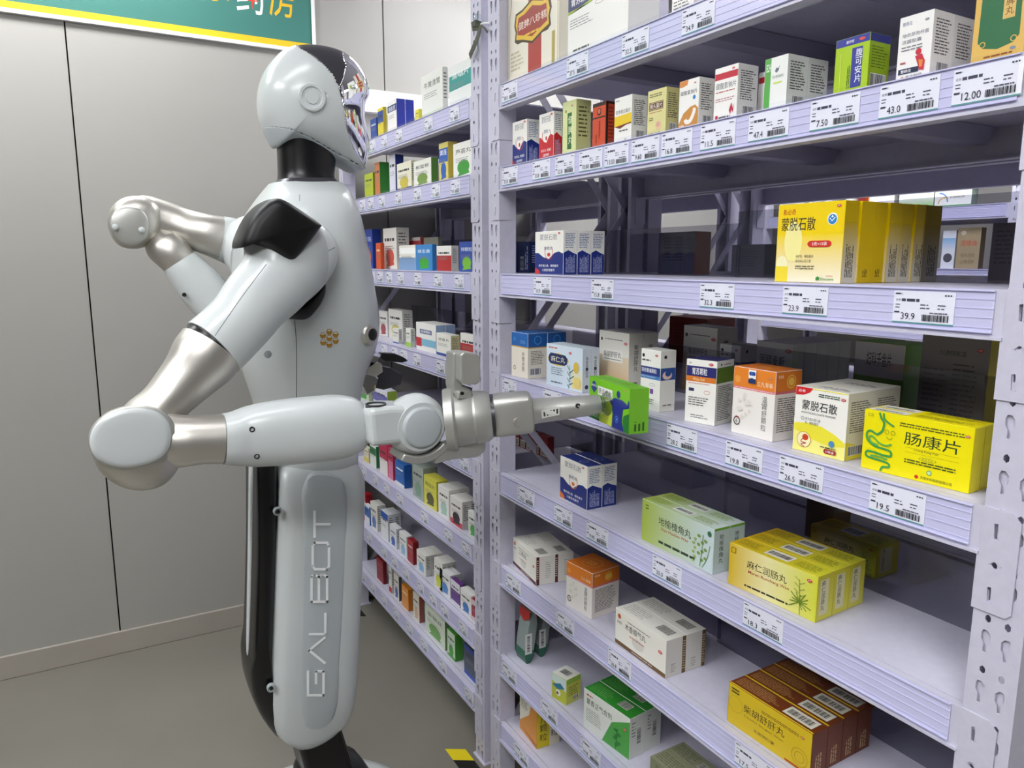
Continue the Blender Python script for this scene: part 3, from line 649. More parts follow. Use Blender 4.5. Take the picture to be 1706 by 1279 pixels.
def art_bar(c1, band, txt, tc='#333333', yb=.40, hb=.2, bandtxt=None):
    def a(f):
        f.rect(0, 0, 1, 1, c1)
        if band: f.rect(0, yb, 1, yb+hb, band)
        f.text(txt, .07, .72, .12, tc, w=.86); f.lines(.1, .85, .6, .9, 1, '#666666', .4); f.otc(.82, .95, .035)
        f.lines(.08, .12, .85, .3, 3, '#666666', .35)
        if bandtxt: f.text(bandtxt, .1, yb+hb*.3, hb*.4, '#ffffff', w=.7)
    return a
def art_kugu(f):
    f.rect(0, 0, 1, 1, '#f0efe8'); f.lines(.06, .92, .3, .95, 1, '#333333', .5); f.text('苦参黄白菊片', .06, .64, .09, '#3c3c38', w=.88, bold=0); f.poly([(0, .38), (1, .42), (1, .62), (0, .60)], '#eac92c'); f.poly([(.35, .32), (.7, .38), (1, .39), (1, .42), (0, .38)], '#7a3c26'); f.lines(.3, .24, .9, .30, 1, '#555', .5); f.text('2片', .6, .04, .06, '#444444', bold=0)
def art_houtou(f):
    f.rect(0, 0, 1, 1, '#ddd695'); f.rect(.07, .56, .86, .74, '#5c2330'); f.rect(.09, .575, .84, .725, '#ddd695'); f.rect(.10, .585, .83, .715, '#5c2330'); f.text('猴头菌片', .13, .60, .10, '#f2ead0', w=.66); f.lines(.1, .5, .8, .53, 1, '#a8542c', .5, 0); f.lines(.1, .84, .8, .93, 2, '#5a5a30', .4); f.disc(.62, .22, .10, '#e5c29a'); f.disc(.6, .24, .06, '#d8a890'); f.lines(.08, .04, .9, .08, 1, '#555', .5)
    f.lines(.1, .34, .4, .42, 2, '#66663a', .4)
def art_tansuan(f):
    f.rect(0, 0, 1, 1, '#f1efe9'); f.poly([(0, 1), (.45, 1), (.4, .9), (.12, .87), (0, .88)], '#d88a44'); f.text('碳酸氢钠片', .06, .70, .09, '#30343c', w=.86, bold=.01); f.disc(.78, .62, .045, '#3f86c4'); f.otc(.8, .91, .035)
    f.poly([(0, 0), (1, 0), (1, .38), (.85, .46), (.6, .44), (.25, .33), (0, .12)], '#c98a3e'); f.stroke([(.82, .40), (.78, .3), (.62, .16), (.42, .14), (.35, .2)], .09, '#f2ece4'); f.lines(.05, .06, .4, .1, 1, '#f5e8d8', .5)
def art_tansuan_red(f):
    f.rect(0, 0, 1, 1, '#f1efe9'); f.rect(0, .78, 1, .9, '#c02638'); f.text('碳酸氢钠片', .06, .60, .12, '#4d5560', w=.88, bold=0); f.lines(.06, .53, .9, .57, 1, '#b5605c', .5, 0); f.lines(.06, .36, .9, .44, 2, '#b57c7c', .4); f.otc(.8, .94, .04)
    f.poly([(.68, .18), (.78, .32), (.85, .2), (.9, .3), (.86, .12), (.8, .18), (.74, .1)], '#b83048'); f.rect(.08, .02, .2, .12, '#c02638'); f.lines(.24, .04, .75, .1, 1, '#55555a', .6, 0)
def art_jianpi(f):
    f.rect(0, 0, 1, 1, '#d9dfa0'); f.rect(.36, .1, .68, .78, '#2f6b34'); f.vtext('健脾丸', .42, .72, .15, '#eef0c8', step=1.25); f.otc(.7, .9, .03); f.disc(.24, .82, .03, '#8a9a5a')
def art_redblack(f):
    f.rect(0, 0, 1, 1, '#cc4a26'); f.rect(0, .66, 1, .69, '#1b1512'); f.rect(0, .92, 1, 1, '#2a1512'); f.disc(.5, .8, .08, '#1b1512'); f.disc(.5, .81, .055, '#cc6a40'); f.vtext('陈香露白露片', .5, .6, .06, '#33140c', bold=0); f.vtext('国药准字', .25, .3, .05, '#3c1a10', bold=0)
def side_redblack(f): f.rect(0, 0, 1, 1, '#1b1513'); f.rect(.25, .05, .95, .95, '#b23c1e'); f.lines(.3, .1, .9, .9, 10, '#6d2412', .4)
def art_greenwhite(f):
    f.rect(0, 0, 1, 1, '#eceee8'); f.rect(0, 0, .27, 1, '#58a84c'); f.text('ECH', .06, .75, .15, '#ffffff', w=.18, rot=0); f.text('药用辅料', .35, .60, .06, '#7c8c7c', w=.5, bold=0); f.poly([(.45, .74), (.52, .8), (.6, .78), (.66, .84), (.62, .74), (.52, .70)], '#68707a'); f.rect(.4, .50, .78, .53, '#cddc5c')
def art_fukean(f):
    f.rect(0, 0, 1, 1, '#a8c822'); f.rect(0, .86, 1, 1, '#3c3f96'); f.text('速诊欣', .3, .90, .055, '#ffffff', w=.24); f.oval(.78, .93, .09, .025, '#e0563a'); f.rect(.5, .1, .82, .80, '#3a3f92'); f.vtext('腹可安片', .62, .77, .135, '#f0f4f8', bold=.02); f.vlines(.38, .1, .48, .7, 2, '#4d6a1a'); f.rect(.16, .08, .18, .75, '#d3e068')
def side_fukean(f): f.rect(0, 0, 1, 1, '#9dbb1e'); f.rect(0, .86, 1, 1, '#35388a'); f.lines(.1, .4, .9, .8, 8, '#567018', .35); f.bars(.12, .08, .85, .3, 16)
def art_zheng(f):
    f.rect(0, 0, 1, 1, '#f0eeea'); f.text('整肠生', .08, .86, .06, '#4c5a84', w=.3); f.otc(.82, .88, .04, '#555a6a'); f.text('地衣芽孢杆菌', .1, .68, .06, '#707680', w=.8, bold=0); f.text('活菌胶囊', .1, .58, .06, '#707680', w=.6, bold=0); f.lines(.1, .46, .9, .55, 2, '#777a80', .4)
    f.disc(.64, .42, .05, '#c63040'); f.poly([(.55, .36), (.75, .38), (.86, .26), (.84, .12), (.7, .14), (.62, .26)], '#c63040'); f.poly([(.66, .3), (.8, .28), (.78, .18), (.7, .18)], '#e08a3a'); f.rect(.06, .12, .68, .20, '#25304c'); f.text('整肠生', .14, .135, .05, '#ffffff', w=.32); f.text('东北制药', .3, .04, .05, '#444a54', w=.5); f.lines(.1, .27, .3, .31, 1, '#b05050', .6); f.disc(.2, .06, .025, '#d09a70')
def art_gold(f):
    f.rect(0, 0, 1, 1, '#dcb45c'); f.poly([(.1, .25), (.2, .18), (.5, .14), (.8, .18), (.9, .25), (.88, 1), (.12, 1)], '#2c6b42'); f.rect(.55, .45, .78, 1, '#d8b468'); f.vtext('人参归脾丸', .59, .98, .09, '#6a4a20'); f.ring(.2, .22, .03, .01, '#dcb45c'); f.ring(.8, .22, .03, .01, '#dcb45c'); f.lines(.25, .06, .8, .09, 1, '#8a4a20', .6, 0); f.oval(.8, .12, .06, .018, '#7a8a9a')
def art_bazhen(f):
    f.rect(0, 0, 1, 1, '#ece6d4'); f.rect(.42, 0, .68, 1, '#b2413a'); f.stroke([(.02, .01), (.98, .01), (.98, .6), (.93, .78), (.98, .97)], .008, '#b5a24a', smooth=False); f.stroke([(.02, .01), (.02, .55), (.07, .7), (.05, .98)], .008, '#b5a24a', smooth=False)
    f.poly([(.14, .36), (.2, .33), (.3, .33), (.5, .28), (.7, .33), (.8, .33), (.86, .36), (.84, .44), (.87, .5), (.84, .6), (.72, .61), (.5, .66), (.3, .61), (.16, .6), (.13, .5), (.16, .44)], '#4d3a20')
    f.poly([(.17, .375), (.31, .35), (.5, .30), (.69, .35), (.82, .375), (.81, .44), (.835, .5), (.80, .58), (.7, .59), (.5, .64), (.3, .59), (.18, .58), (.16, .5), (.19, .44)], '#e6bd3a'); f.poly([(.20, .41), (.34, .38), (.5, .34), (.66, .38), (.79, .41), (.78, .5), (.77, .555), (.66, .56), (.5, .60), (.34, .56), (.22, .555), (.20, .5)], '#a33a2c')
    f.text('健脾八珍糕', .22, .44, .07, '#f4e6d8', w=.56); f.lines(.35, .36, .65, .39, 1, '#e6bd3a', .6, 0); f.lines(.06, .1, .35, .28, 5, '#c8c0a0', .5, .5); f.rect(.88, .04, .93, .3, '#b5a24a')
def art_weisubig(f):
    f.rect(0, 0, 1, 1, '#f0efe8'); f.rect(0, .46, .42, .60, '#2a2a60'); f.poly([(0, .43), (.5, .5), (.72, .60), (.75, .8), (.42, .8), (.42, .60), (.42, .46), (0, .46)], '#9cb834'); f.text('胃苏颗粒', .06, .495, .07, '#ffffff', w=.33); f.lines(.04, .28, .45, .38, 4, '#8a8a8a', .3); f.oval(.55, .43, .08, .02, '#777777'); f.oval(.55, .43, .075, .016, '#f0efe8'); f.lines(.1, .06, .4, .09, 1, '#555', .6); f.rect(.05, .68, .3, .72, '#444450')
def art_diyu(f):
    f.grad(0, 0, 1, 1, '#a9bd3e', '#cfe0e4', hor=True); f.grad(.15, 0, .6, 1, '#b8c860', '#dbe6d8', hor=True) if 0 else None
    f.text('地榆槐角丸', .25, .55, .20, '#22281c', w=.46, bold=.015); f.text('Diyu Huaijiao Wan', .29, .42, .09, '#b5432c', w=.38, bold=.02); f.lines(.26, .1, .78, .2, 1, '#33402c', .6, 0); f.lines(.05, .78, .10, .92, 2, '#5f7a2a', .5, 0)
    for i in range(9): f.oval(.86+.05*math.sin(i*2.1), .2+.065*i, .022, .035, '#7f9c52')
    f.stroke([(.84, .05), (.86, .4), (.87, .78)], .018, '#5f8a4a'); f.stroke([(.87, .05), (.93, .3), (.96, .6)], .015, '#5f8a4a')
    for i in range(6): f.oval(.75+.02*(i % 2), .12+.10*i, .018, .03, '#a3b860')
    f.oval(.95, .86, .025, .06, '#3b6f4a')
def side_diyu(f): f.rect(0, 0, 1, 1, '#c3d3d6'); f.rect(0, .95, 1, 1, '#6fae3a'); f.vtext('地榆槐角丸', .34, .86, .12, '#20261c', step=1.1)
def top_diyu(f): f.grad(0, 0, 1, 1, '#b4c654', '#cfdcdc', hor=True); f.rect(0, 0, 1, .03, '#6fa83a'); f.rect(.38, .25, .62, .85, '#e6e9e0'); f.bars(.40, .4, .6, .7, 20, None); f.lines(.05, .2, .3, .8, 5, '#8aa83e', .5); f.lines(.68, .2, .96, .8, 5, '#8aa83e', .5)
def art_runchang(f):
    f.grad(0, 0, .45, 1, '#d8b418', '#efe6a8', hor=True); f.grad(.45, 0, 1, 1, '#efe6a8', '#d6d83a', hor=True)
    f.text('麻仁润肠丸', .22, .56, .19, '#1f2418', w=.46, bold=.015); f.text('Maren Runchang Wan', .24, .43, .09, '#a83a22', w=.47, bold=.02); f.lines(.2, .1, .72, .17, 1, '#33341c', .6, 0); f.rect(.02, .78, .08, .92, '#8a6a1a'); f.rect(.03, .80, .07, .90, '#d8b418')
    for i in range(12):
        a = math.radians(-70+i*26); r = .12+.03*(i % 3); cx, cy = .83, .30
        f.stroke([(cx, cy), (cx+r*math.cos(a)*.7, cy+r*1.4*math.sin(a))], .022, '#6f8a24', smooth=False)
    f.stroke([(.84, .02), (.83, .4), (.82, .8)], .012, '#5f7a24')
    for i in range(7): f.stroke([(.825, .35+.07*i), (.77+.11*(i % 2), .42+.07*i)], .012, '#7a9430', smooth=False)
    f.otc(.925, .86, .07)
def side_runchang(f): f.grad(0, 0, 1, 1, '#d9d44a', '#cdc52c'); f.rect(.15, .12, .7, .9, '#dfd9a8'); f.vtext('麻仁润肠丸', .24, .88, .125, '#1f2418', step=1.08)
def top_runchang(f): f.grad(0, 0, 1, 1, '#cfa912', '#d2d030', hor=True); f.rect(.36, .2, .64, .85, '#e4e0d0'); f.bars(.38, .35, .62, .7, 22, None); f.lines(.04, .2, .32, .8, 5, '#8c8420', .5); f.lines(.70, .2, .96, .8, 5, '#8c8c20', .5)
def art_chaihuy(f):
    f.rect(0, 0, 1, 1, '#d9bb1c'); f.text('柴胡舒肝丸', .2, .50, .20, '#3b2a10', w=.50, bold=.015); f.text('Chaihu Shugan Wan', .21, .38, .06, '#4b3a14', w=.48, bold=0); f.lines(.42, .74, .86, .82, 2, '#6a4c14', .45, 0); f.text('北京同仁堂', .34, .17, .08, '#3b2a10', w=.25); f.otc(.9, .78, .06, '#b8401c')
    f.ring(.1, .55, .2, .01, '#b39a20'); f.ring(.88, .3, .2, .015, '#b0941c'); f.ring(.88, .3, .12, .015, '#b0941c'); f.lines(.04, .8, .14, .95, 2, '#4b3a14', .5, 0); f.rect(.72, .03, .9, .07, '#a83a1c')
def side_chaihuy(f): f.rect(0, 0, 1, 1, '#6e3412'); f.vlines(.25, .08, .7, .6, 3, '#c8a878')
def top_chaihuy(f): f.rect(0, 0, 1, 1, '#6e3412'); f.rect(0, 0, 1, .07, '#e0c41c'); f.lines(.03, .2, .55, .9, 6, '#b58a54', .4); f.rect(.62, .2, .95, .9, '#d9d6c4'); f.bars(.65, .35, .92, .75, 22, None, '#3c3c34')
def art_erchen(f, t='二陈丸', c='#551a26', dot='#c25a2a'):
    f.rect(0, 0, 1, 1, '#eceade'); f.rect(0, 0, 1, .11, c); f.lines(.35, .03, .75, .08, 1, '#d8c8b8', .5, 0); f.disc(.08, .82, .07, dot); f.text(t, .26, .58, .17, '#2c2c2a', w=.34, bold=0) if len(t) < 4 else f.text(t, .2, .56, .18, '#2c2c2a', w=.42)
    f.lines(.25, .78, .7, .83, 1, '#777777', .5, 0); f.otc(.9, .6, .09); f.oval(.47, .36, .12, .15, '#d8d5ca'); f.lines(.3, .42, .6, .47, 1, '#b05040', .5, 0); f.lines(.04, .62, .14, .7, 2, '#555555', .5, 0)
def art_muxiang(f): art_erchen(f, '木香顺气丸', '#6b4e26', '#b8582c')
def side_strip(c):
    def s(f): f.rect(0, 0, 1, 1, '#dedbd0'); f.rect(0, 0, .0, 1, c) if 0 else f.rect(.0, 0, .16, 1, c); f.lines(.02, .2, .12, .9, 9, '#d8c8b8', .4, 0); f.lines(.5, .2, .8, .8, 8, '#a8a498', .3)
    return s
def side_strip_r(c):
    def s(f): f.rect(0, 0, 1, 1, '#dedbd0'); f.rect(.82, 0, 1, 1, c); f.lines(.85, .1, .97, .9, 12, '#c8b898', .4, 0); f.lines(.25, .1, .5, .35, 5, '#8a867a', .3)
    return s
def top_white(f): f.rect(0, 0, 1, 1, '#dfddd2'); f.lines(.05, .2, .5, .85, 5, '#b4b1a6', .4); f.bars(.68, .3, .92, .75, 16, '#c8c6bc', '#4a4a44')
def art_huoxiang(f):
    f.rect(0, 0, 1, 1, '#dfe3da'); f.poly([(.62, 0), (1, 0), (1, 1), (.66, .62), (.5, 0)], '#3f9a3c') if 0 else f.poly([(.42, 0), (1, 0), (1, .92), (.62, .62)], '#4ba044')
    f.text('藿香正气合剂', .06, .66, .15, '#20422a', w=.56, bold=.02); f.lines(.06, .86, .2, .92, 1, '#a83a2c', .6, 0); f.lines(.06, .22, .42, .56, 7, '#7a857a', .3); f.otc(.9, .66, .06)
    for i in range(6): f.oval(.74+.05*math.sin(i*2), .15+.07*i, .04, .035, '#277a30')
    f.stroke([(.72, .04), (.75, .55)], .02, '#1f6a2a')
def side_huoxiang(f): f.rect(0, 0, 1, 1, '#d9dcd2'); f.lines(.1, .5, .35, .9, 5, '#8a8f84', .4); f.bars(.45, .3, .7, .7, 18, '#e8e8e0', hor=False)
def top_huoxiang(f): f.rect(0, 0, 1, 1, '#2f8a2c'); f.lines(.05, .15, .5, .85, 6, '#6db45c', .35); f.rect(.4, .3, .6, .8, '#cfd6c4') if 0 else f.bars(.62, .35, .82, .8, 18, '#d8dccd', '#303830')
def art_cube(f): f.rect(0, 0, 1, 1, '#b8bf3a'); f.poly([(0, .7), (.5, .62), (1, .5), (1, 1), (0, 1)], '#cfe0da'); f.poly([(0, .55), (.6, .75), (.9, .6), (.4, .45)], '#2f7a9a'); f.disc(.45, .32, .13, '#e8e4d0'); f.disc(.4, .3, .06, '#5a3a2a')
def side_cube(f): f.rect(0, 0, 1, 1, '#c6ca52'); f.rect(0, .8, 1, 1, '#9ac04a'); f.lines(.15, .3, .85, .7, 5, '#6a6e2a', .4); f.bars(.5, .08, .85, .25, 10)
def top_cube(f): f.rect(0, 0, 1, 1, '#e3e2d8'); f.bars(.2, .3, .8, .7, 14, None)
def art_zhishi(f): f.rect(0, 0, 1, 1, '#d8912a'); f.poly([(0, .2), (.55, .55), (.75, 1), (0, 1)], '#e6e2d0'); f.lines(.08, .55, .5, .9, 6, '#8a8676', .4); f.poly([(.0, .12), (.9, 0), (1, .0), (1, .1)], '#b86c1c')
def side_zhishi(f): f.rect(0, 0, .55, 1, '#d8c31c'); f.rect(.55, 0, 1, 1, '#e0dac2'); f.vtext('小儿颗粒', .12, .9, .17, '#3c3410', step=1.15); f.vtext('健胃颗粒', .62, .86, .15, '#3c3a30', step=1.15)
def art_plus(f):  # held carton
    f.rect(0, 0, 1, 1, '#79c61e'); f.poly([(0, 0), (.42, 0), (.42, .30), (.2, .33), (0, .30)], '#1e6a2e'); f.poly([(.28, 0), (.6, 0), (.6, .75), (.42, .78), (.3, .45)], '#c9dc3c')
    f.disc(.13, .82, .11, '#2a3f8c'); f.poly([(.04, .78), (.22, .78), (.13, .64)], '#2a3f8c'); f.text('好医生', .07, .80, .05, '#ffffff', w=.12)
    f.rect(.235, .64, .60, .845, '#f5f5ee'); f.text('肠炎宁片', .25, .67, .145, '#1d3a1e', w=.335, bold=.02)
    blue = '#1f2f86'; f.disc(.745, .80, .085, blue); f.poly([(.58, .62), (.66, .70), (.84, .70), (.96, .63), (.98, .75), (1, .72), (1, .58), (.86, .5), (.84, .2), (.9, 0), (.60, 0), (.62, .3), (.60, .5), (.53, .58)], blue); f.poly([(1, 0), (.88, .0), (.86, .25), (.88, .36), (1, .45)], '#1f7a2c')
    f.ring(.72, .22, .075, .015, '#4a86d0'); f.disc(.72, .22, .035, '#5a9ae0'); f.lines(.04, .06, .35, .14, 2, '#8fca6a', .5, 0); f.text('清热利湿', .12, .2, .07, '#e8f4d0', w=.28); f.otc(.9, .93, .04, '#d0702a')
def side_plus(f): f.rect(0, 0, 1, 1, '#74bc24'); f.vlines(.2, .05, .85, .3, 3, '#2d5a18')
def top_plus(f): f.rect(0, 0, 1, 1, '#70b822'); f.lines(.1, .3, .9, .7, 2, '#4a8a1c', .4)
def art_grey(txt, c='#e6e4dc', b='#7a2a38'):
    def a(f): f.rect(0, 0, 1, 1, c); f.text(txt, .1, .66, .16, '#2e2e30', w=.7); f.rect(0, .05, 1, .42, b); f.otc(.88, .9, .06)
    return a
# ---- nearest rack
Z1, Z2, Z3, Z4, Z5, Z6, Z7, Z8 = ZT
N1 = 'boxes on the top shelf of the nearest rack'
goods(Z1, 'tall cream gift box with red centre band and gold-edged plaque, top shelf', N1, '#e8e2d0', art_bazhen, side_plainc('#e3dfd0'), xl=847, xr=933, yt=-45, d=.05)
goods(Z1, 'tall white box with navy title block and green leaf patch, top shelf', N1, '#eeede6', art_weisubig, side_plainc('#e3e3de'), xl=948, xr=1051, yt=-75, d=.07)
goods(Z1, 'white box with red script standing third on the top shelf', N1, '#efece6', art_bar('#f0eee8', '#c85048', '养胃颗粒', '#a03a3a', .55, .1), xl=1122, xr=1159, yt=-60, d=.05)
N2 = 'boxes in a row on the second shelf of the nearest rack'
r2 = [(854, 878, 205, 899, 'small white and navy box with red-gold curl, leftmost on the second shelf', '#eceae2', art_smecta, side_smecta, 1),
      (898.7, 923, 192, 937, 'small white box with red lower half, beside the navy one', '#eceae2', lambda f: art_smecta(f, '#c8242e', '#c8242e'), lambda f: side_smecta(f, '#c0222c'), 1),
      (938, 960.6, 171.6, 985, 'pale yellow-green box with dark green upright title panel', '#d5db9c', art_jianpi, side_plainc('#cbcf8e', '#5a6030'), 1),
      (988, 1009.7, 174, 1025, 'orange-red and black narrow box with round portrait', '#c04422', art_redblack, side_redblack, 1),
      (1024.6, 1053.5, 165, 1079, 'white box with wide yellow band and brown stroke', '#efeee6', art_kugu, std_side, 1),
      (1080, 1111, 153, 1132, 'pale yellow box with maroon title plate', '#dbd493', art_houtou, lambda f: (f.rect(0, 0, 1, 1, '#d3cb88'), std_side(f)), 1),
      (1132.8, 1165.8, 137, 1191, 'white box with stomach drawing on brown-orange base', '#eeebe2', art_tansuan, std_side, 1),
      (1192, 1231, 116, 1264, 'white box with red band above grey title', '#efeee8', art_tansuan_red, std_side, 1),
      (1265, 1276, 122, 1275.5, 'sliver of a white box with red band behind the green-edged box', '#efeee8', None, std_side, 1),
      (1275.6, 1314, 100, 1381, 'white box with green left edge', '#e9ebe4', art_greenwhite, std_side, 2),
      (1394, 1451, 69, 1485, 'lime green box with purple top band and upright purple title', '#a8c822', art_fukean, side_fukean, 1),
      (1500.6, 1557.6, 31, 1627, 'white box with red runner figure and navy pill-shaped bar', '#efedea', art_zheng, std_side, 2),
      (1631, 1722, -40, 1740, 'gold box with dark green curled panel at the right end', '#dcb45c', art_gold, side_plainc('#c8a04c'), 1)]
for a, b, t, xd, lb, base, fr, sd, n in r2:
    if n == 1 and fr is None: goods(Z2, lb, N2, base, lambda f: f.rect(0, .78, 1, .9, '#c02638'), sd, xl=a, xr=b, yt=t, d=.03, Y=.075); continue
    goods(Z2, lb, N2, base, fr, sd, xl=a, xr=b, yt=t, xd=xd, n=n)
N3 = 'boxes on the eye-level shelf of the nearest rack'
goods(Z3, 'white and navy box with red curl on the eye-level shelf', N3, '#eeece4', art_smecta, side_smecta, xl=892, xr=939, yt=386.5, xd=1008, n=3)
gb = goods(Z3, 'yellow box with fading cream base, frontmost of the yellow row', N3, '#e8c900', art_yellow, side_yellow, xl=1298, xr=1410, yt=342, xd=1433, n=1)
for i, (a, b, s_) in enumerate(((1435, 1457, side_yellow2), (1459, 1480, side_yellow2), (1482, 1503, side_yellow), (1505, 1524, side_yellow), (1525.5, 1545, side_yellow), (1547, 1571, side_yellow))):
    g0 = gb[0]; me = g0.data
    # depth positions follow the right-hand edge of the front box
    xr_ = g0.location.x + (locate(Z3, 1298, 1410, 342)[2])
    w_ = locate(Z3, 1298, 1410, 342)[2]; h_ = locate(Z3, 1298, 1410, 342)[3]
    ya = .022+depth_to(g0.location.x, .022, w_, 0, Z3+h_, a); yb = .022+depth_to(g0.location.x, .022, w_, 0, Z3+h_, b)
    bm = carton_mesh(w_, max(.010, yb-ya-.0006), h_, '#e8c900').mesh('carton', INK, ink=True)
    yy = ya
    if .190 < yb < .215+.02: pass
    o = child('medicine_box', bm, None, (g0.location.x+(.0 if i % 2 else .002), yy, Z3+.0002))
    g = G(); s_(F_side(g, w_, max(.010, yb-ya-.0006), h_)); child('side_print', g.mesh('side_print', INK, ink=True), o)
    g = G(); art_yellow(F_front(g, w_, .01, h_)); child('front_print', g.mesh('front_print', INK, ink=True), o)
    tag(o, 'yellow box standing %s behind the frontmost yellow box, eye-level shelf' % ORD[i], 'medicine box', N3)
def navy_rear(f): f.rect(0, 0, 1, 1, '#1b2a5c'); f.bars(.2, .1, .5, .5, 12, '#b8bcc8', hor=False); f.vlines(.6, .1, .9, .9, 2, '#a8b4d8')
goods(Z3, 'dark navy box with barcodes at the rear of the eye-level shelf', N3, '#1b2a5c', navy_rear, side_plainc('#16234e', '#8a94c0'), xl=846, xr=862, yt=403, d=.05, n=1, Y=.10)
goods(Z3, 'second dark navy box with barcode beside the first at the rear', N3, '#1b2a5c', navy_rear, side_plainc('#16234e', '#8a94c0'), xl=863.5, xr=882, yt=403, d=.05, n=1, Y=.10)
N4 = 'boxes on the shelf behind the gripper of the nearest rack'
goods(Z4, 'cream box with blue upper third, leftmost on that shelf', N4, '#ece5d4', art_bluetop, side_bluetop, top_bluetop, yt=552, bl=(852, 625), br=(879, 631.6), xd=943, n=2)
goods(Z4, 'pale blue box with navy and gold plaque and herb drawing', N4, '#cddbe6', art_maren, side_maren, top_plain('#c2ced6'), yt=571.5, bl=(906.5, 641), br=(966, 655.5), xd=998, n=2)
goods(Z4, 'cream box with tan lower fade and white title plate', N4, '#ebe7da', art_chaihu, side_chaihu, top_plain('#e4e1d6'), yt=549, bl=(997, 645), br=(1046, 658), xd=1094, n=2)
goods(Z4, 'white box with navy-blue title band and pale stomach picture', N4, '#f0eee8', art_biling, side_biling, top_plain('#e6e4da'), yt=580, bl=(1066, 679), br=(1098, 687.5), xd=1123, n=1)
goods(Z4, 'white box with navy and orange title bands and olive side', N4, '#f0eee6', art_weisu, side_weisu, top_plain('#2a2a62'), yt=597, bl=(1140.4, 701), br=(1190, 710), xd=1218, n=1)
goods(Z4, 'white box with orange lid third and pink line, upright grey title', N4, '#efeae2', art_orange_logo, side_orange, top_orange, yt=609, bl=(1218, 719), br=(1286.6, 737), xd=1329, n=1)
goods(Z4, 'white and yellow box with red corner and round stomach emblem', N4, '#f1efe6', art_menglong, side_menglong, top_menglong, yt=642, bl=(1320, 747.4), br=(1406, 769), xd=1492, n=2)
goods(Z4, 'bright yellow long box with green winding bowel drawing', N4, '#e8da00', art_chang, side_plainc('#e2d400'), top_chang, yt=681, bl=(1433.7, 778), br=(1613.7, 823), xd=1649, n=2)
N5 = 'boxes on the shelf just below the gripper'
goods(Z5, 'white and navy box with orange curl, below the gripper', N5, '#efede6', lambda f: art_smecta(f, '#1d2f7c', '#d8702c'), side_smecta, top_smecta, yt=759, bl=(933, 827), br=(977.5, 850), xd=1027, n=2)
goods(Z5, 'long green-to-blue box with leafy sprig and black script', N5, '#c8d4c0', art_diyu, side_diyu, top_diyu, yt=830, bl=(1068.6, 898), br=(1187, 957.6), xd=1238, n=2)
goods(Z5, 'long gold-yellow box with bushy herb drawing and red lettering', N5, '#d8c83a', art_runchang, side_runchang, top_runchang, yt=902.6, bl=(1207, 973), br=(1352, 1040), xd=1437, n=3)
N6 = 'boxes on the third shelf from the bottom of the nearest rack'
goods(Z6, 'long white box with maroon base strip and orange dot', N6, '#e6e4da', art_erchen, side_strip('#551a26'), top_white, yt=894, bl=(855, 938.5), br=(893, 976), xd=955, n=2)
goods(Z6, 'squat white box with orange upper third, behind the lip below', N6, '#eae4da', art_orange, side_orange, top_orange, yt=934, bl=(943, 1007), br=(985.5, 1032), xd=1030, n=1)
goods(Z6, 'long white box with brown base strip and orange dot', N6, '#e6e4da', art_muxiang, side_strip_r('#6b4e26'), top_white, yt=1011, bl=(1021, 1070), br=(1104.4, 1132), xd=1174, n=2)
goods(Z6, 'long yellow-fronted box with brown top and sides', N6, '#6e3412', art_chaihuy, side_chaihuy, top_chaihuy, yt=1135, bl=(1211.5, 1200.6), br=(1349, 1296), xd=1448, n=4)
N7 = 'boxes on the second shelf from the bottom of the nearest rack'
goods(Z7, 'small lime and white cube box with cartoonish blue blob', N7, '#c6ca52', art_cube, side_cube, top_cube, yt=1119, bl=(919, 1160), br=(943, 1175.5), xd=967, n=1)
goods(Z7, 'long green-topped white box with leafy front', N7, '#dfe2d8', art_huoxiang, side_huoxiang, top_huoxiang, yt=1145, bl=(959, 1214), br=(1034.6, 1272), xd=1100, n=2)
goods(Z7, 'olive long box at the bottom edge of the picture', N7, '#85876a', side_plainc('#7d8062', '#4c4e38'), side_plainc('#757859'), lambda f: (f.rect(0, 0, 1, 1, '#85876a'), f.lines(.05, .15, .6, .85, 5, '#5f614a', .4), f.bars(.66, .3, .9, .7, 14, '#d0d0c0')), yt=1259, bl=(1067, 1318), br=(1128, 1375), xd=1200, n=2)
goods(Z7, 'bright green small box by the brown-sided boxes at the picture edge', N7, '#78b82a', side_plainc('#7cc02c'), side_plainc('#66a824'), top_plain('#7cc02c'), yt=1276, bl=(1445, 1420), br=(1480, 1450), xd=1500, n=1)
N8 = 'boxes on the bottom shelf of the nearest rack'
goods(Z8, 'amber and cream box with black upright characters on yellow side', N8, '#d8912a', art_zhishi, side_zhishi, top_plain('#d0902c'), yt=1140, bl=(866, 1212), br=(894, 1248), xd=932, n=1)
goods(Z8, 'second amber box lying further right on the bottom shelf', N8, '#d8912a', art_zhishi, side_zhishi, top_plain('#d0902c'), yt=1300, bl=(985, 1350), br=(1020, 1390), xd=1060, n=1)
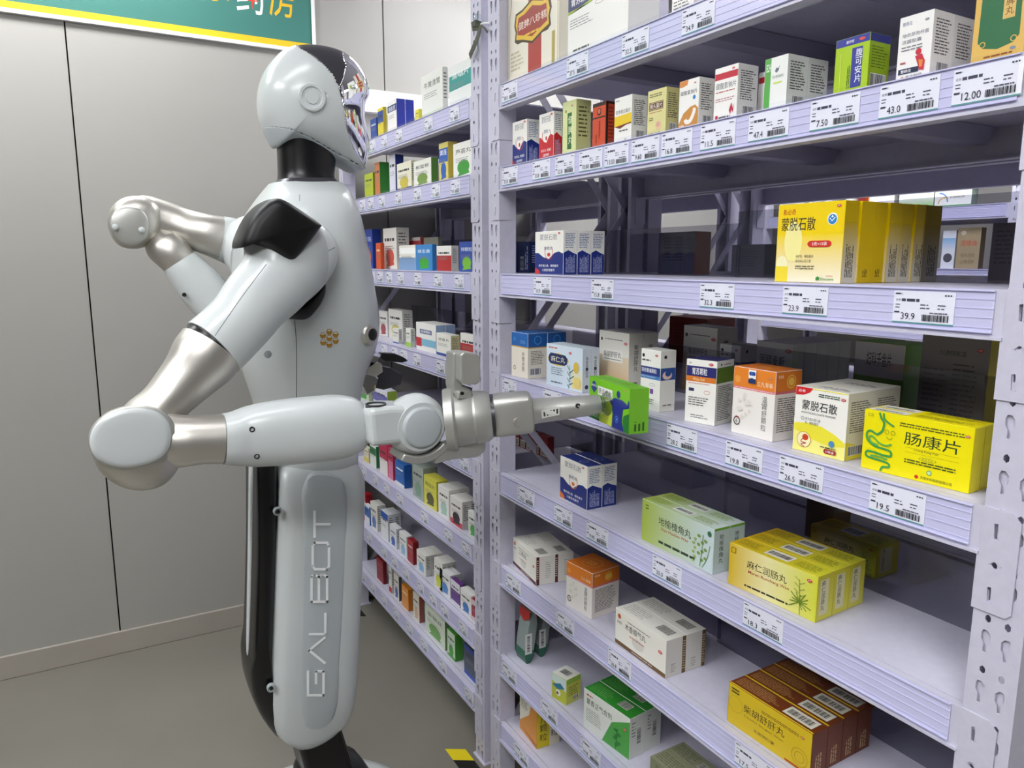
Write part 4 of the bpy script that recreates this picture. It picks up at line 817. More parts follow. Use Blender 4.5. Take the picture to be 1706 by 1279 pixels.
# clear sachet packs leaning at the left end of the second shelf from the bottom
def pouch(z, bl, hgt, wd, lean, label):
    P = onz(*bl, z)+Vector((.006, .018, 0)); t = empty('blister_pouch', P); tag(t, label, 'medicine pouch', 'clear pouches leaning at the left end')
    g = G(); a = .5
    for s in range(8):
        u0, u1 = s/8, (s+1)/8
        def q(u): return .012*min(1, u*5+.35, (1-u)*4+.2)
        z0, z1 = hgt*u0, hgt*u1; y0_, y1_ = lean*u0, lean*u1
        g.add([(0, y0_-q(u0), z0), (wd, y0_-q(u0), z0), (wd, y1_-q(u1), z1), (0, y1_-q(u1), z1), (0, y0_+q(u0), z0), (wd, y0_+q(u0), z0), (wd, y1_+q(u1), z1), (0, y1_+q(u1), z1)],
              [(0, 1, 2, 3), (5, 4, 7, 6), (1, 5, 6, 2), (4, 0, 3, 7)], lin('#2f6650') if u0 < .2 else lin('#8e9a96'))
    g.add([(0, -.005, 0), (wd, -.005, 0), (wd, .005, 0), (0, .005, 0), (0, lean-.003, hgt), (wd, lean-.003, hgt), (wd, lean+.003, hgt), (0, lean+.003, hgt)], [(0, 3, 2, 1), (4, 5, 6, 7)], lin('#8fa39a'))
    child('pouch_body', g.mesh('pouch', INK, ink=True), t)
    g = G(); f = Face(g, (0, -.0130, hgt*.02), (wd, 0, 0), (0, lean, hgt), (0, -1, 0)); f.poly([(0, 1), (1, 1), (1, .86), (.5, .76), (0, .84)], '#c42c26'); child('printed_label', g.mesh('printed_label', INK, ink=True), t)
    g = G(); f = Face(g, (wd+.0012, -.010, .02), (0, .020, 0), (0, 0, hgt*.45), (1, 0, 0)); f.rect(0, .1, 1, 1, '#dcdcd8'); f.bars(.3, .2, .7, .9, 16, None, hor=False); child('barcode_label', g.mesh('barcode_label', INK, ink=True), t)
pouch(Z7, (852, 1092), .135, .048, .018, 'green-grey pouch with red top corner leaning at the left end, front one')
o_ = (onz(852, 1092, Z7)); 
pouch(Z7, (876, 1082), .125, .045, .016, 'green-grey pouch with white barcode strip, standing behind the red-cornered one')
# stock behind the smoked dividers
NB = 'boxes behind the smoked dividers of the nearest rack'
goods(Z4, 'grey-looking cream box with upright title behind the divider, centre', NB, '#e6e3da', art_chaihu, side_chaihu, top_plain('#dddace'), xl=1140, xr=1196, yt=541, xd=1224, n=1, Y=.235)
goods(Z4, 'white and navy box with stomach picture behind the divider', NB, '#e8e6e0', art_biling, side_biling, top_plain('#dddbd2'), xl=1200, xr=1235, yt=572, xd=1262, n=1, Y=.215)
goods(Z4, 'white box with maroon lower band behind the divider', NB, '#e4e2da', art_grey('固精麦斯', '#e2e0da', '#6a2434'), side_plainc('#d8d6cc'), top_plain('#dddbd2'), xl=1262, xr=1322, yt=567, xd=1410, n=5, Y=.215)
goods(Z4, 'green and white box with dark arch behind the divider', NB, '#7cc832', lambda f: (f.rect(0, 0, 1, 1, '#6fa03a'), f.rect(0, .62, 1, 1, '#d8d6d2'), f.text('妇科千金片', .25, .74, .16, '#2c2c30', w=.5), f.disc(.5, .05, .42, '#1c4a24'), f.disc(.5, .0, .32, '#c8cfe0')), side_plainc('#84cc38'), top_plain('#9ad050'), xl=1426, xr=1510, yt=567, xd=1534, n=1, Y=.225)
goods(Z4, 'large box painted shade-dark, with yellow side edge behind the divider at the right end', NB, '#8a8482', lambda f: (f.rect(0, 0, 1, 1, '#8c8684'), f.text('小儿肺热咳喘口服', .28, .83, .05, '#3c383a', w=.4), f.lines(.05, .25, .45, .72, 10, '#5c5858', .3), f.lines(.5, .25, .9, .78, 12, '#5c5858', .3), f.otc(.88, .9, .03)), side_plainc('#b8a820'), xl=1538, xr=1652, yt=556, d=.05, n=1, Y=.222)  # dark mauve carries the shade behind the divider, painted into the carton
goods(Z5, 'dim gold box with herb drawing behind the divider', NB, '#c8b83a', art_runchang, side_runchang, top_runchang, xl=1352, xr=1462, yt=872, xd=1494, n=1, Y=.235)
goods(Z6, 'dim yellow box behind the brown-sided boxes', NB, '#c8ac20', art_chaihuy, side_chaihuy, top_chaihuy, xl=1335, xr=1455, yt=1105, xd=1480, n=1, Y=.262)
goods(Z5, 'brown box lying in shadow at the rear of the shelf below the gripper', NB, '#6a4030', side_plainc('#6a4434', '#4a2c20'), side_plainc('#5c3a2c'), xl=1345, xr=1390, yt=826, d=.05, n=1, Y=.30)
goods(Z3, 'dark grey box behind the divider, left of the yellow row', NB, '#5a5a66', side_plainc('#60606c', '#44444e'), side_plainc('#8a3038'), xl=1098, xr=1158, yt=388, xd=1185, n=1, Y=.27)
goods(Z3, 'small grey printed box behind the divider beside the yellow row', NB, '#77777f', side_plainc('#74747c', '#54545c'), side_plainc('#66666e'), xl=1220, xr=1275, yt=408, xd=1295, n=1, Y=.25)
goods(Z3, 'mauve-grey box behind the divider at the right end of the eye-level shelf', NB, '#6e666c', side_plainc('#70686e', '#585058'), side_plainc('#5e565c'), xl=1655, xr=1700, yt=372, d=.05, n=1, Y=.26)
# second row rack stock
NR = 'boxes on the rack behind the nearest rack'
goods(Z4, 'wide brick-red carton on the rack behind', NR, '#8a2c22', side_plainc('#8a2c22', '#6a1c14'), side_plainc('#7a241c'), top_plain('#a03828'), xl=1116, xr=1178, yt=526, d=.10, n=1, Y=.52)
goods(Z4, 'red-brown carton low at the right on the rack behind', NR, '#7c3a28', side_plainc('#7c3a28', '#5a2418'), side_plainc('#6a2e20'), xl=1560, xr=1640, yt=470, d=.10, n=1, Y=.60)
for i in range(6):
    goods(Z5, 'small red box with white foot, %s from left, beyond the post' % ORD[i], 'small red boxes seen past the post', '#8c1a22', lambda f: (f.rect(0, 0, 1, 1, '#8c1a22'), f.rect(.08, .04, .92, .42, '#c8c4b8'), f.bars(.2, .1, .8, .36, 10, None, '#38322c', hor=False)), side_plainc('#6c1218'), xl=846.5+i*10+(3 if i > 3 else 0), xr=855.5+i*10+(3 if i > 3 else 0)+(4 if i == 5 else 0), yt=project((-1.80+.034*i, .17, .856+.058))[1], d=.02, n=1, Y=.17)
# far aisle rack stock
NC = 'boxes on the rack across the farther aisle'
YC = 2.125
goods(Z2, 'green box with white lower panel and blue-gold arcs', NC, '#3aa03a', lambda f: (f.rect(0, 0, 1, 1, '#eceee8'), f.rect(0, .68, 1, 1, '#3aa03a'), f.rect(0, 0, 1, .05, '#3aa03a'), f.text('足光散', .2, .76, .16, '#ffffff', w=.42), f.ring(.12, .18, .35, .05, '#4a86c4', 0, 90), f.ring(.28, .1, .25, .04, '#c8a03a', 60, 180), f.text('ZU GUANG SAN', .42, .32, .08, '#555555', w=.4)), side_plainc('#8a9a90'), xl=1560, xr=1622, yt=303, xd=1632, n=1, Y=YC)
goods(Z2, 'white box fading to lime at its foot', NC, '#eceee6', lambda f: (f.grad(0, 0, 1, .45, '#7cc03a', '#eef0ea'), f.rect(0, .45, 1, 1, '#eef0ea'), f.text('双岐胶囊', .2, .72, .15, '#444a44', w=.55)), side_plainc('#c8ccc0'), xl=1500, xr=1558, yt=308, d=.06, n=1, Y=YC)
goods(Z2, 'plain white box with orange edge', NC, '#efeeec', lambda f: (f.rect(0, 0, 1, 1, '#efeeec'), f.rect(0, 0, .05, 1, '#e0762a')), side_plainc('#a8a8a8'), xl=1448, xr=1492, yt=312, xd=1500, n=1, Y=YC)
goods(Z2, 'dark red narrow box between the bottle and the white box', NC, '#8a2024', side_plainc('#8a2024'), side_plainc('#c8641c'), xl=1431, xr=1443, yt=318, d=.05, n=1, Y=YC)
goods(Z3, 'brown box with red script, on the level under the green one', NC, '#a89878', lambda f: (f.rect(0, 0, 1, 1, '#a89878'), f.text('活络油', .15, .56, .14, '#c8302a', w=.7), f.text('祛风活络', .2, .28, .10, '#7a6a4c', w=.6), f.text('止痛消肿', .2, .12, .10, '#7a6a4c', w=.6), f.disc(.25, .88, .06, '#d0c8b0')), side_plainc('#5a4a3c'), xl=1597, xr=1636, yt=380, xd=1644, n=1, Y=YC)
goods(Z3, 'white and blue box beside the brown one with red script', NC, '#e6eaee', lambda f: (f.rect(0, 0, 1, 1, '#e6eaee'), f.grad(0, .45, 1, .8, '#e6eaee', '#7ab0d8'), f.disc(.5, .28, .12, '#555560')), side_plainc('#c0c8d0'), xl=1572, xr=1594, yt=384, d=.05, n=1, Y=YC)
goods(Z2, 'small white box, left of the yellow-capped jar', NC, '#e9e9e4', side_plainc('#e9e9e4', '#666666'), side_plainc('#c9c9c4'), xl=1348, xr=1386, yt=332, d=.05, n=1, Y=YC)
goods(Z2, 'grey-white carton farther left of the jar', NC, '#d9d9d4', side_plainc('#d9d9d4', '#777777'), side_plainc('#b9b9b4'), xl=1300, xr=1340, yt=334, d=.05, n=1, Y=YC)
goods(Z4, 'pale carton on the lower level of the farther rack, wide one', NC, '#d8d8d2', side_plainc('#d8d8d2', '#777777'), side_plainc('#b9b9b4'), xl=1330, xr=1400, yt=510, d=.08, n=1, Y=YC)
def lathe(name, prof, m, parent=None, loc=(0, 0, 0), n=24, smooth=True, axis='z'):
    g = G(); vs = []; fs = []
    for r, z in prof:
        for i in range(n):
            a = 2*PI*i/n; c, s = r*math.cos(a), r*math.sin(a)
            vs.append({'z': (c, s, z), 'x': (z, c, s), 'y': (s, z, c)}[axis])
    k = len(prof)
    for j in range(k-1):
        for i in range(n): fs.append((j*n+i, j*n+(i+1) % n, (j+1)*n+(i+1) % n, (j+1)*n+i))
    fs.append(tuple(reversed(range(n)))); fs.append(tuple((k-1)*n+i for i in range(n)))
    g.add(vs, fs); o = child(name, g.mesh(name, m, smooth=False), parent, loc)
    if smooth:
        o.data.polygons.foreach_set('use_smooth', [True]*(len(fs)-2)+[False, False])
    return o
YEL = mat('yellow_cap', '#c8b81e', .4); JWH = mat('white_jar', '#e6e6e0', .4)
P = ony(1416, 345, YC+.03)
jt = empty('medicine_jar', (P.x, YC+.05, Z2+.0003)); tag(jt, 'round jar with yellow cap on the rack across the farther aisle', 'jar')
lathe('jar_body', [(.035, 0), (.037, .004), (.037, .055), (.028, .065)], JWH, jt); lathe('cap', [(.031, .062), (.033, .065), (.033, .078), (.029, .080), (.028, .092)], YEL, jt)
# ---- far rack: small boxes
def fa(base, band=None, bb=(.6, .85), low=None, tx=None, pic=None, tc='#3a3a3a'):
    def a(f):
        f.rect(0, 0, 1, 1, base)
        if low: f.rect(0, 0, 1, low[1], low[0])
        if band: f.rect(0, bb[0], 1, bb[1], band)
        if pic: f.oval(.5, .3, .3, .2, pic); f.poly([(.2, .05), (.8, .1), (.7, .3), (.4, .25)], pic)
        if tx: f.text(tx, .12, .68, .14, tc if not band or bb[0] > .85 else '#ffffff', w=.76)
        else: f.lines(.12, .66, .85, .78, 1, tc, .6, 0)
        f.lines(.12, .44, .85, .58, 3, '#888888', .35)
    return a
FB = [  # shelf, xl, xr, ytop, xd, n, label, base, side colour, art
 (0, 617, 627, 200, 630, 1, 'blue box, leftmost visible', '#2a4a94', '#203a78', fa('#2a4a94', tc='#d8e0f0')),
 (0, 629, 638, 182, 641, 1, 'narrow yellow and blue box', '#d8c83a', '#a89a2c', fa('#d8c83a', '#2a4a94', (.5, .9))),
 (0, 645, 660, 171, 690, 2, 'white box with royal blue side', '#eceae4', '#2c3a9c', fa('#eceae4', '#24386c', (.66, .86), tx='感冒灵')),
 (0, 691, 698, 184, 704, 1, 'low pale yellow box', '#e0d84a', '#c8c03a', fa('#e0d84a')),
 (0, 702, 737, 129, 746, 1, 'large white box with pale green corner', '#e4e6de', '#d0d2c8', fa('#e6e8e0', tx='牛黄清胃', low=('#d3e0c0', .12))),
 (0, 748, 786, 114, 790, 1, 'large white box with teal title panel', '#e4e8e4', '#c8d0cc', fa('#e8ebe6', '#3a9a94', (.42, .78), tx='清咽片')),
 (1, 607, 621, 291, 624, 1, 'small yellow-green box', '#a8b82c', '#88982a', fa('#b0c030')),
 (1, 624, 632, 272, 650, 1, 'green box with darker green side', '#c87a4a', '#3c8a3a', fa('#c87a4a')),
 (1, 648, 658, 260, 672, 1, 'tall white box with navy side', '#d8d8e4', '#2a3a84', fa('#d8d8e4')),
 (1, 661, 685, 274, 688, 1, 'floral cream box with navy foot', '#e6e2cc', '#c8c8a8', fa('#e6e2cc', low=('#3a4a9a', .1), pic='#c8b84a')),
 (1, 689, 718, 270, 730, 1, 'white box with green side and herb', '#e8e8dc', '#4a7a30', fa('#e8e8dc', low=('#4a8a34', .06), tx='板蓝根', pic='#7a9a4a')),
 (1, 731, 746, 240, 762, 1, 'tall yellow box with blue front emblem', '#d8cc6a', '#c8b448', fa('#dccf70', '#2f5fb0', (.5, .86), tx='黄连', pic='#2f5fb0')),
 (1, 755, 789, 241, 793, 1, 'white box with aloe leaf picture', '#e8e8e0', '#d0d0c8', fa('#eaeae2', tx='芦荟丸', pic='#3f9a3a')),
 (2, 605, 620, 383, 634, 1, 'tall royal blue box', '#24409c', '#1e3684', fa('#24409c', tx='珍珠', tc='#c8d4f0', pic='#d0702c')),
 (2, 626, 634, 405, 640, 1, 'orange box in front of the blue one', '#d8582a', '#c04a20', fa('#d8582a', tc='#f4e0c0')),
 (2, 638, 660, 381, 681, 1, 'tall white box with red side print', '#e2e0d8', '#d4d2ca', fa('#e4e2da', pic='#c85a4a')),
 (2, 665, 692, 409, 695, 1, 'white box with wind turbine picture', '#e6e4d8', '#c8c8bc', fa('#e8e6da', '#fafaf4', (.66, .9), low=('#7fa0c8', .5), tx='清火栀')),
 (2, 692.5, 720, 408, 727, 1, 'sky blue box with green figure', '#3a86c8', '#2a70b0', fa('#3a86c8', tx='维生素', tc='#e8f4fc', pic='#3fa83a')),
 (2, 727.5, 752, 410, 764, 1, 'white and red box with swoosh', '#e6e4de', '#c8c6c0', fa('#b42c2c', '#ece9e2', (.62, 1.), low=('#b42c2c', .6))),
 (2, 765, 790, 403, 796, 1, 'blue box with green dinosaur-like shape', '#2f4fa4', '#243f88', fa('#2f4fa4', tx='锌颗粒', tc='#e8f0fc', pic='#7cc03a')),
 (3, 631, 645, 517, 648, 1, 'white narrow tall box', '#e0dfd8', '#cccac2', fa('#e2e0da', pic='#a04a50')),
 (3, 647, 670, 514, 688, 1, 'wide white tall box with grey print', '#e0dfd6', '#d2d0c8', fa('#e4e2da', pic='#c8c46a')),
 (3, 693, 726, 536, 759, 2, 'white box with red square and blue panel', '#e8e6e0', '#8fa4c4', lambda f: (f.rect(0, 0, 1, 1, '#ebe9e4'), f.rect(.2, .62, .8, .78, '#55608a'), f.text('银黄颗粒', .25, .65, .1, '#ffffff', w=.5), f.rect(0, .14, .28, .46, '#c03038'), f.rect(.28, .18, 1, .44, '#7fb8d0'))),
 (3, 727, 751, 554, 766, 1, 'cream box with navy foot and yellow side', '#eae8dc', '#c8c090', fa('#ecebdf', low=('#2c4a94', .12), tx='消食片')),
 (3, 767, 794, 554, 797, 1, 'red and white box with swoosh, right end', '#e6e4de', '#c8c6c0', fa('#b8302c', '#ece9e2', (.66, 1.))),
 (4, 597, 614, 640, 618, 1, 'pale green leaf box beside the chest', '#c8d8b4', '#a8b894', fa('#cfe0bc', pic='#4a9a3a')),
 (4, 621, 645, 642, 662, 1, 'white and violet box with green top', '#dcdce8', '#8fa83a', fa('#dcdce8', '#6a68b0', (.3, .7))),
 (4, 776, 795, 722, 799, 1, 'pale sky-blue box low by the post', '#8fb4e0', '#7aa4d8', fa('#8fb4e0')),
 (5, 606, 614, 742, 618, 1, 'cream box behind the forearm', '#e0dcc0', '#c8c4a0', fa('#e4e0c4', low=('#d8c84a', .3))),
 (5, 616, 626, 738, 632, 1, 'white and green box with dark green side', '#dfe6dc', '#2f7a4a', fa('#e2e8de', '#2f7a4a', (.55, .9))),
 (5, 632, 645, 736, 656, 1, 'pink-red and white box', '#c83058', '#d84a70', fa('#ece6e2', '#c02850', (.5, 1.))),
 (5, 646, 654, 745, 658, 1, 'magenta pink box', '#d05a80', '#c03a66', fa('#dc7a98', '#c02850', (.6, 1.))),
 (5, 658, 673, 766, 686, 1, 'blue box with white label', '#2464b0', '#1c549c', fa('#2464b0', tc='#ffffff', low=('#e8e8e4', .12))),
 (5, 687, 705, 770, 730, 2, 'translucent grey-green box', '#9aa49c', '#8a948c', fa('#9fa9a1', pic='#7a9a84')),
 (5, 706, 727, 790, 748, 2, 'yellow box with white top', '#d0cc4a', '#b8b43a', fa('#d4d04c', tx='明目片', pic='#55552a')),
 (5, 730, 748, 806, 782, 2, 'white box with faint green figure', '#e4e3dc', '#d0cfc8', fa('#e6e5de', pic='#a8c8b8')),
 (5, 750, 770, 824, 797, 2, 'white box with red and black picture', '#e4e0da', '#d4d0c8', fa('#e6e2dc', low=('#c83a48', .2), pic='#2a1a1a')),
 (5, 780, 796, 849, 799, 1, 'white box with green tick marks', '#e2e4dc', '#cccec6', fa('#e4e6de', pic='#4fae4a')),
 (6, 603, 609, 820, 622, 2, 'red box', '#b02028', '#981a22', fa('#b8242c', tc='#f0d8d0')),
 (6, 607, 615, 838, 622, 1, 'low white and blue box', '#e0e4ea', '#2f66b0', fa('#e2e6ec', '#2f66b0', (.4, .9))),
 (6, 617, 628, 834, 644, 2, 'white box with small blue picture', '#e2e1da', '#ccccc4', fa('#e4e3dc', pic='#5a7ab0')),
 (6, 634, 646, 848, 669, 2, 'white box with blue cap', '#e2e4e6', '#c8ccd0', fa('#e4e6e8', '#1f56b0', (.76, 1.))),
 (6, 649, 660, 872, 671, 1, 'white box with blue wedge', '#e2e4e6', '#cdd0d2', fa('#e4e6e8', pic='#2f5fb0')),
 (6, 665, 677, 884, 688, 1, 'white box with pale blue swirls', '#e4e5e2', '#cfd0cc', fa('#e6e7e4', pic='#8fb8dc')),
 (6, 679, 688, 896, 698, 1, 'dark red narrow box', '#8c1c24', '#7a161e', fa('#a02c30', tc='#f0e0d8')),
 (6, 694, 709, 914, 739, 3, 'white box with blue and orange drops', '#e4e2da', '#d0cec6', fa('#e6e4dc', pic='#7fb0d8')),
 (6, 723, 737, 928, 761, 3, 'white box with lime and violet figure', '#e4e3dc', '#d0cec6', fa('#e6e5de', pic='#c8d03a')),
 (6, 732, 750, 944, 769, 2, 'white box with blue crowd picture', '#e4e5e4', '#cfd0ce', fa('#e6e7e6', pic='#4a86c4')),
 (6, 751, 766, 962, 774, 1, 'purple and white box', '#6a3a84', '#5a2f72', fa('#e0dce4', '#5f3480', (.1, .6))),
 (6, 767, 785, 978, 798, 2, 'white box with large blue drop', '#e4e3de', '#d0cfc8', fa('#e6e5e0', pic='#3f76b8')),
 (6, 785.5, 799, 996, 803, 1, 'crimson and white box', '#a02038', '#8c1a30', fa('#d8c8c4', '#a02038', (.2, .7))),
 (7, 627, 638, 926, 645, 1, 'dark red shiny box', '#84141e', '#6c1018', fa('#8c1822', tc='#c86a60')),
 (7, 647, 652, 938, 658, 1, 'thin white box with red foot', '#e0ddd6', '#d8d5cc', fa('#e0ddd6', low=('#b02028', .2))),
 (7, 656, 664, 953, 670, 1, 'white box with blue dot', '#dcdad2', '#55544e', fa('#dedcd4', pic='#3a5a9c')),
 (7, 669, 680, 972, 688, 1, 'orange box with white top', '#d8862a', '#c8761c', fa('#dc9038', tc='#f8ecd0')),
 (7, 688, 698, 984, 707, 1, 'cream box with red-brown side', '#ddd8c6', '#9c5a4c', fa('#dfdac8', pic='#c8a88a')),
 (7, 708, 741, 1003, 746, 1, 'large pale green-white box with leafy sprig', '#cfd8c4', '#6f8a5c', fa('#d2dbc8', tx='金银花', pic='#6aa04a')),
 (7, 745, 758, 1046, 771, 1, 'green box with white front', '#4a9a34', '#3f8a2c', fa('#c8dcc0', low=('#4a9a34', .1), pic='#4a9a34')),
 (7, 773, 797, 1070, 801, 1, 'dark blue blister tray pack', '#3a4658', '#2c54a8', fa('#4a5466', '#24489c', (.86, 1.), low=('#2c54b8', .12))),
 (2, 664, 678, 397, 690, 1, 'grey-white box in the back row', '#cfcdc6', '#bdbbb4', fa('#d2d0c8')),
 (2, 682, 700, 396, 706, 1, 'white and red box in the back row', '#cfc8c2', '#b84a44', fa('#d2ccc6', '#a83a38', (.6, .9))),
 (2, 706, 730, 396, 735, 1, 'olive-grey box in the back row', '#8c8a7c', '#74726a', fa('#8f8d80')),
 (3, 654, 664, 546, 668, 1, 'small white box in the front row', '#dfded8', '#c9c8c0', fa('#e2e1da', low=('#5a6ab0', .1))),
 (3, 676, 684, 546, 692, 1, 'small white box with lime foot', '#dfe0d8', '#c9cac0', fa('#e2e3da', low=('#9ccc4a', .25))),
]
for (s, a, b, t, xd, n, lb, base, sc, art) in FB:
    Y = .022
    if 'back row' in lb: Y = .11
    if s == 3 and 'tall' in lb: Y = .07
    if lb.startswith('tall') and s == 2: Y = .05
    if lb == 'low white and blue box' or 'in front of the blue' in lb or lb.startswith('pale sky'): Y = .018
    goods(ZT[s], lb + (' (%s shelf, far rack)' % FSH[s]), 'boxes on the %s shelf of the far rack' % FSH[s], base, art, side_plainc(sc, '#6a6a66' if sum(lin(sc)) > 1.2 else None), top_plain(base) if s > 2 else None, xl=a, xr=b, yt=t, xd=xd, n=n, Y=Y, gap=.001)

# ribbon tied at the top of the far rack's post
rb = empty('ribbon_tie', (-1.66, -.004, 1.86)); tag(rb, 'dark green ribbon knotted with a clear bead on the rack post near the top', 'ribbon')
RIB = mat('olive_ribbon', '#4a4d3c', .7); BEAD = glassy('clear_bead', '#eef4f4', .05, 1.2)
def strip(name, pts, wd, m, parent, th=.0012):
    g = G(); n = len(pts); vs = []
    for i, p in enumerate(pts):
        p = Vector(p); a = Vector(pts[max(i-1, 0)]); b = Vector(pts[min(i+1, n-1)]); t = (b-a).normalized(); sd = t.cross(Vector((0, -1, 0))).normalized()*wd/2
        for q in (p-sd, p+sd, p+sd+Vector((0, th, 0)), p-sd+Vector((0, th, 0))): vs.append(tuple(q))
    fs = []
    for i in range(n-1):
        for k in range(4): fs.append((i*4+k, i*4+(k+1) % 4, i*4+4+(k+1) % 4, i*4+4+k))
    fs += [(3, 2, 1, 0), tuple((n-1)*4+k for k in range(4))]
    g.add(vs, fs); return child(name, g.mesh(name, m), parent)
P0 = ony(800, 40, -.006)
rb.location = P0
def rel(px, py, Y=-.008): q = ony(px, py, Y)-P0; return (q.x, q.y, q.z)
strip('ribbon_tail', [rel(800, 42), rel(796, 60, -.012), rel(789, 78, -.014), rel(782, 94, -.012)], .016, RIB, rb)
strip('ribbon_loop', [rel(800, 41), rel(792, 38, -.014), rel(786, 41, -.016), rel(788, 47, -.014), rel(800, 44)], .014, RIB, rb)
strip('ribbon_end', [rel(801, 42), rel(807, 47, -.010), rel(812, 54, -.008)], .005, RIB, rb)
strip('cord', [rel(800, 40), rel(807, 38, -.008), rel(815, 38, -.006)], .003, JWH, rb)
lathe('bead', [(.004, -.009), (.008, -.006), (.009, 0), (.008, .006), (.004, .009)], BEAD, rb, rel(795, 30, -.014))
# hazard tape on the floor at the rack feet
def tape(pts, stripes, label, w=.05):
    g = G(); (xa, ya), (xb, yb) = pts; L = math.hypot(xb-xa, yb-ya); ux, uy = (xb-xa)/L, (yb-ya)/L; nx, ny = -uy, ux; k = stripes
    for i in range(k):
        c = lin('#e6cf12') if i % 2 == 0 else lin('#121210'); s0, s1 = L*i/k, L*(i+1)/k; sk = .03
        q = []
        for s_, v, dz in ((s0, 0, 0), (s1, 0, 0), (s1+sk, w, 0), (s0+sk, w, 0)): q.append((xa+ux*s_+nx*v, ya+uy*s_+ny*v))
        g.add([(x, y, .0001) for x, y in q]+[(x, y, .0009) for x, y in q], [(3, 2, 1, 0), (4, 5, 6, 7), (0, 1, 5, 4), (1, 2, 6, 5), (2, 3, 7, 6), (3, 0, 4, 7)], c)
    o = child('hazard_tape', g.mesh('hazard_tape', INKM, ink=True), None); tag(o, label, 'floor tape', 'black and yellow floor tapes')
tape(((-2.79, -.052), (-2.66, -.052)), 2, 'black and yellow tape on the floor at the foot of the farthest rack post')
tape(((-1.75, -.068), (-1.53, -.068)), 4, 'black and yellow tape on the floor at the feet of the two middle rack posts')

# ------------------------------------------------------------ the robot
XM = -1.52
rob = empty('humanoid_robot', (XM, -.47, 0)); tag(rob, 'white and silver humanoid robot reaching its right arm toward the shelf', 'robot')
RO = Vector((XM, -.47, 0))
def addmesh(name, vs, fs, m, parent=rob, smooth=True, auto=None):
    me = bpy.data.meshes.new(name)
    o_ = RO if parent is rob or parent is not None else Vector((0, 0, 0))
    me.from_pydata([tuple(Vector(v)-o_) for v in vs], [], fs); me.materials.append(m)
    if smooth: me.polygons.foreach_set('use_smooth', [True]*len(me.polygons))
    o = bpy.data.objects.new(name, me); COL.objects.link(o); o.parent = parent
    if parent is not rob and parent is not None: pass
    if auto:
        me.set_sharp_from_angle(angle=math.radians(auto))
    return o
def fixn(o):
    bm = bmesh.new(); bm.from_mesh(o.data); bmesh.ops.recalc_face_normals(bm, faces=bm.faces); bm.to_mesh(o.data); bm.free(); return o
def loft(name, rings, m, parent=rob, cap=True, auto=40, closed=True):
    n = len(rings[0]); vs = [p for r in rings for p in r]; fs = []
    for j in range(len(rings)-1):
        for i in range(n if closed else n-1): fs.append((j*n+i, j*n+(i+1) % n, (j+1)*n+(i+1) % n, (j+1)*n+i))
    if cap: fs.append(tuple(range(n))); fs.append(tuple((len(rings)-1)*n+i for i in range(n)))
    return fixn(addmesh(name, vs, fs, m, parent, auto=auto))
def sup(t, e):  # superellipse unit circle
    c, s = math.cos(t), math.sin(t)
    return math.copysign(abs(c)**(2/e), c), math.copysign(abs(s)**(2/e), s)
def tube(name, st, m, parent=rob, n=32, e=2., k=6, cap=True, auto=40, nospl=False):
    """st: (centre Vector, in-plane radius, depth radius); in-plane = perpendicular to the path within the YZ plane"""
    rows = [(*c, a, b) for c, a, b in st]
    rows = rows if nospl else spline2(rows, k)
    R = []
    for i, r in enumerate(rows):
        p = Vector(r[:3]); q0 = Vector(rows[max(i-1, 0)][:3]); q1 = Vector(rows[min(i+1, len(rows)-1)][:3])
        t = (q1-q0)
        if t.length < 1e-6: t = Vector((0, 1, 0))
        t.normalize(); u = Vector((1, 0, 0)); u = (u-t*u.dot(t)).normalized(); v = t.cross(u).normalized()
        R.append([p+v*(r[3]*sup(2*PI*j/n, e)[0])+u*(r[4]*sup(2*PI*j/n, e)[1]) for j in range(n)])
    return loft(name, R, m, parent, cap, auto)
def rad(px_, X, y=600, x=600): P = onx(x, y, X); return px_*(P-EYE).dot(FW)/FPX
def S(x, y, X, r, dr=None):  # a tube station given where it is seen, its plane and its radii
    P = onx(x, y, X); a = r*(P-EYE).dot(FW)/FPX; return (P, a, a*(dr or 1.))
def cspline(pts, k=4):
    n = len(pts); out = []
    for i in range(n):
        p0, p1, p2, p3 = pts[i-1], pts[i], pts[(i+1) % n], pts[(i+2) % n]
        for j in range(k):
            t = j/k; out.append(tuple(.5*(2*b+(c-a)*t+(2*a-5*b+4*c-d)*t*t+(3*b-a-3*c+d)*t**3) for a, b, c, d in zip(p0, p1, p2, p3)))
    return out
def outl(pts, X, k=4):
    q = [onx(x, y, X) for x, y in pts]
    return cspline([(p.y, p.z) for p in q], k) if k > 1 else [(p.y, p.z) for p in q]
def pillow(name, pts, X, half, m, parent=rob, e=2.6, lay=11, k=4, ctr=None, split=None, auto=60, shrink=1.0, one=False):
    o2 = outl(pts, X, k) if not isinstance(pts[0][0], float) or abs(pts[0][0]) > 5 else pts
    cy = ctr[0] if ctr else sum(p[0] for p in o2)/len(o2); cz = ctr[1] if ctr else sum(p[1] for p in o2)/len(o2)
    R = []
    for j in range(lay):
        ph = (-1+2*j/(lay-1))*PI/2*.9997
        t = math.copysign(abs(math.sin(ph))**(2/e), ph); s = math.cos(ph)**(2/e)
        if abs(t) > .9999: s = max(s, .004)
        R.append([Vector((X+half*t, cy+(y-cy)*s, cz+(z-cz)*s)) for y, z in o2])
    return loft(name, R, m, parent, True, auto)
def inpoly(p, poly):
    c = False; n = len(poly)
    for i in range(n):
        (x0, y0), (x1, y1) = poly[i], poly[i-1]
        if (y0 > p[1]) != (y1 > p[1]) and p[0] < (x1-x0)*(p[1]-y0)/(y1-y0)+x0: c = not c
    return c
from mathutils.bvhtree import BVHTree
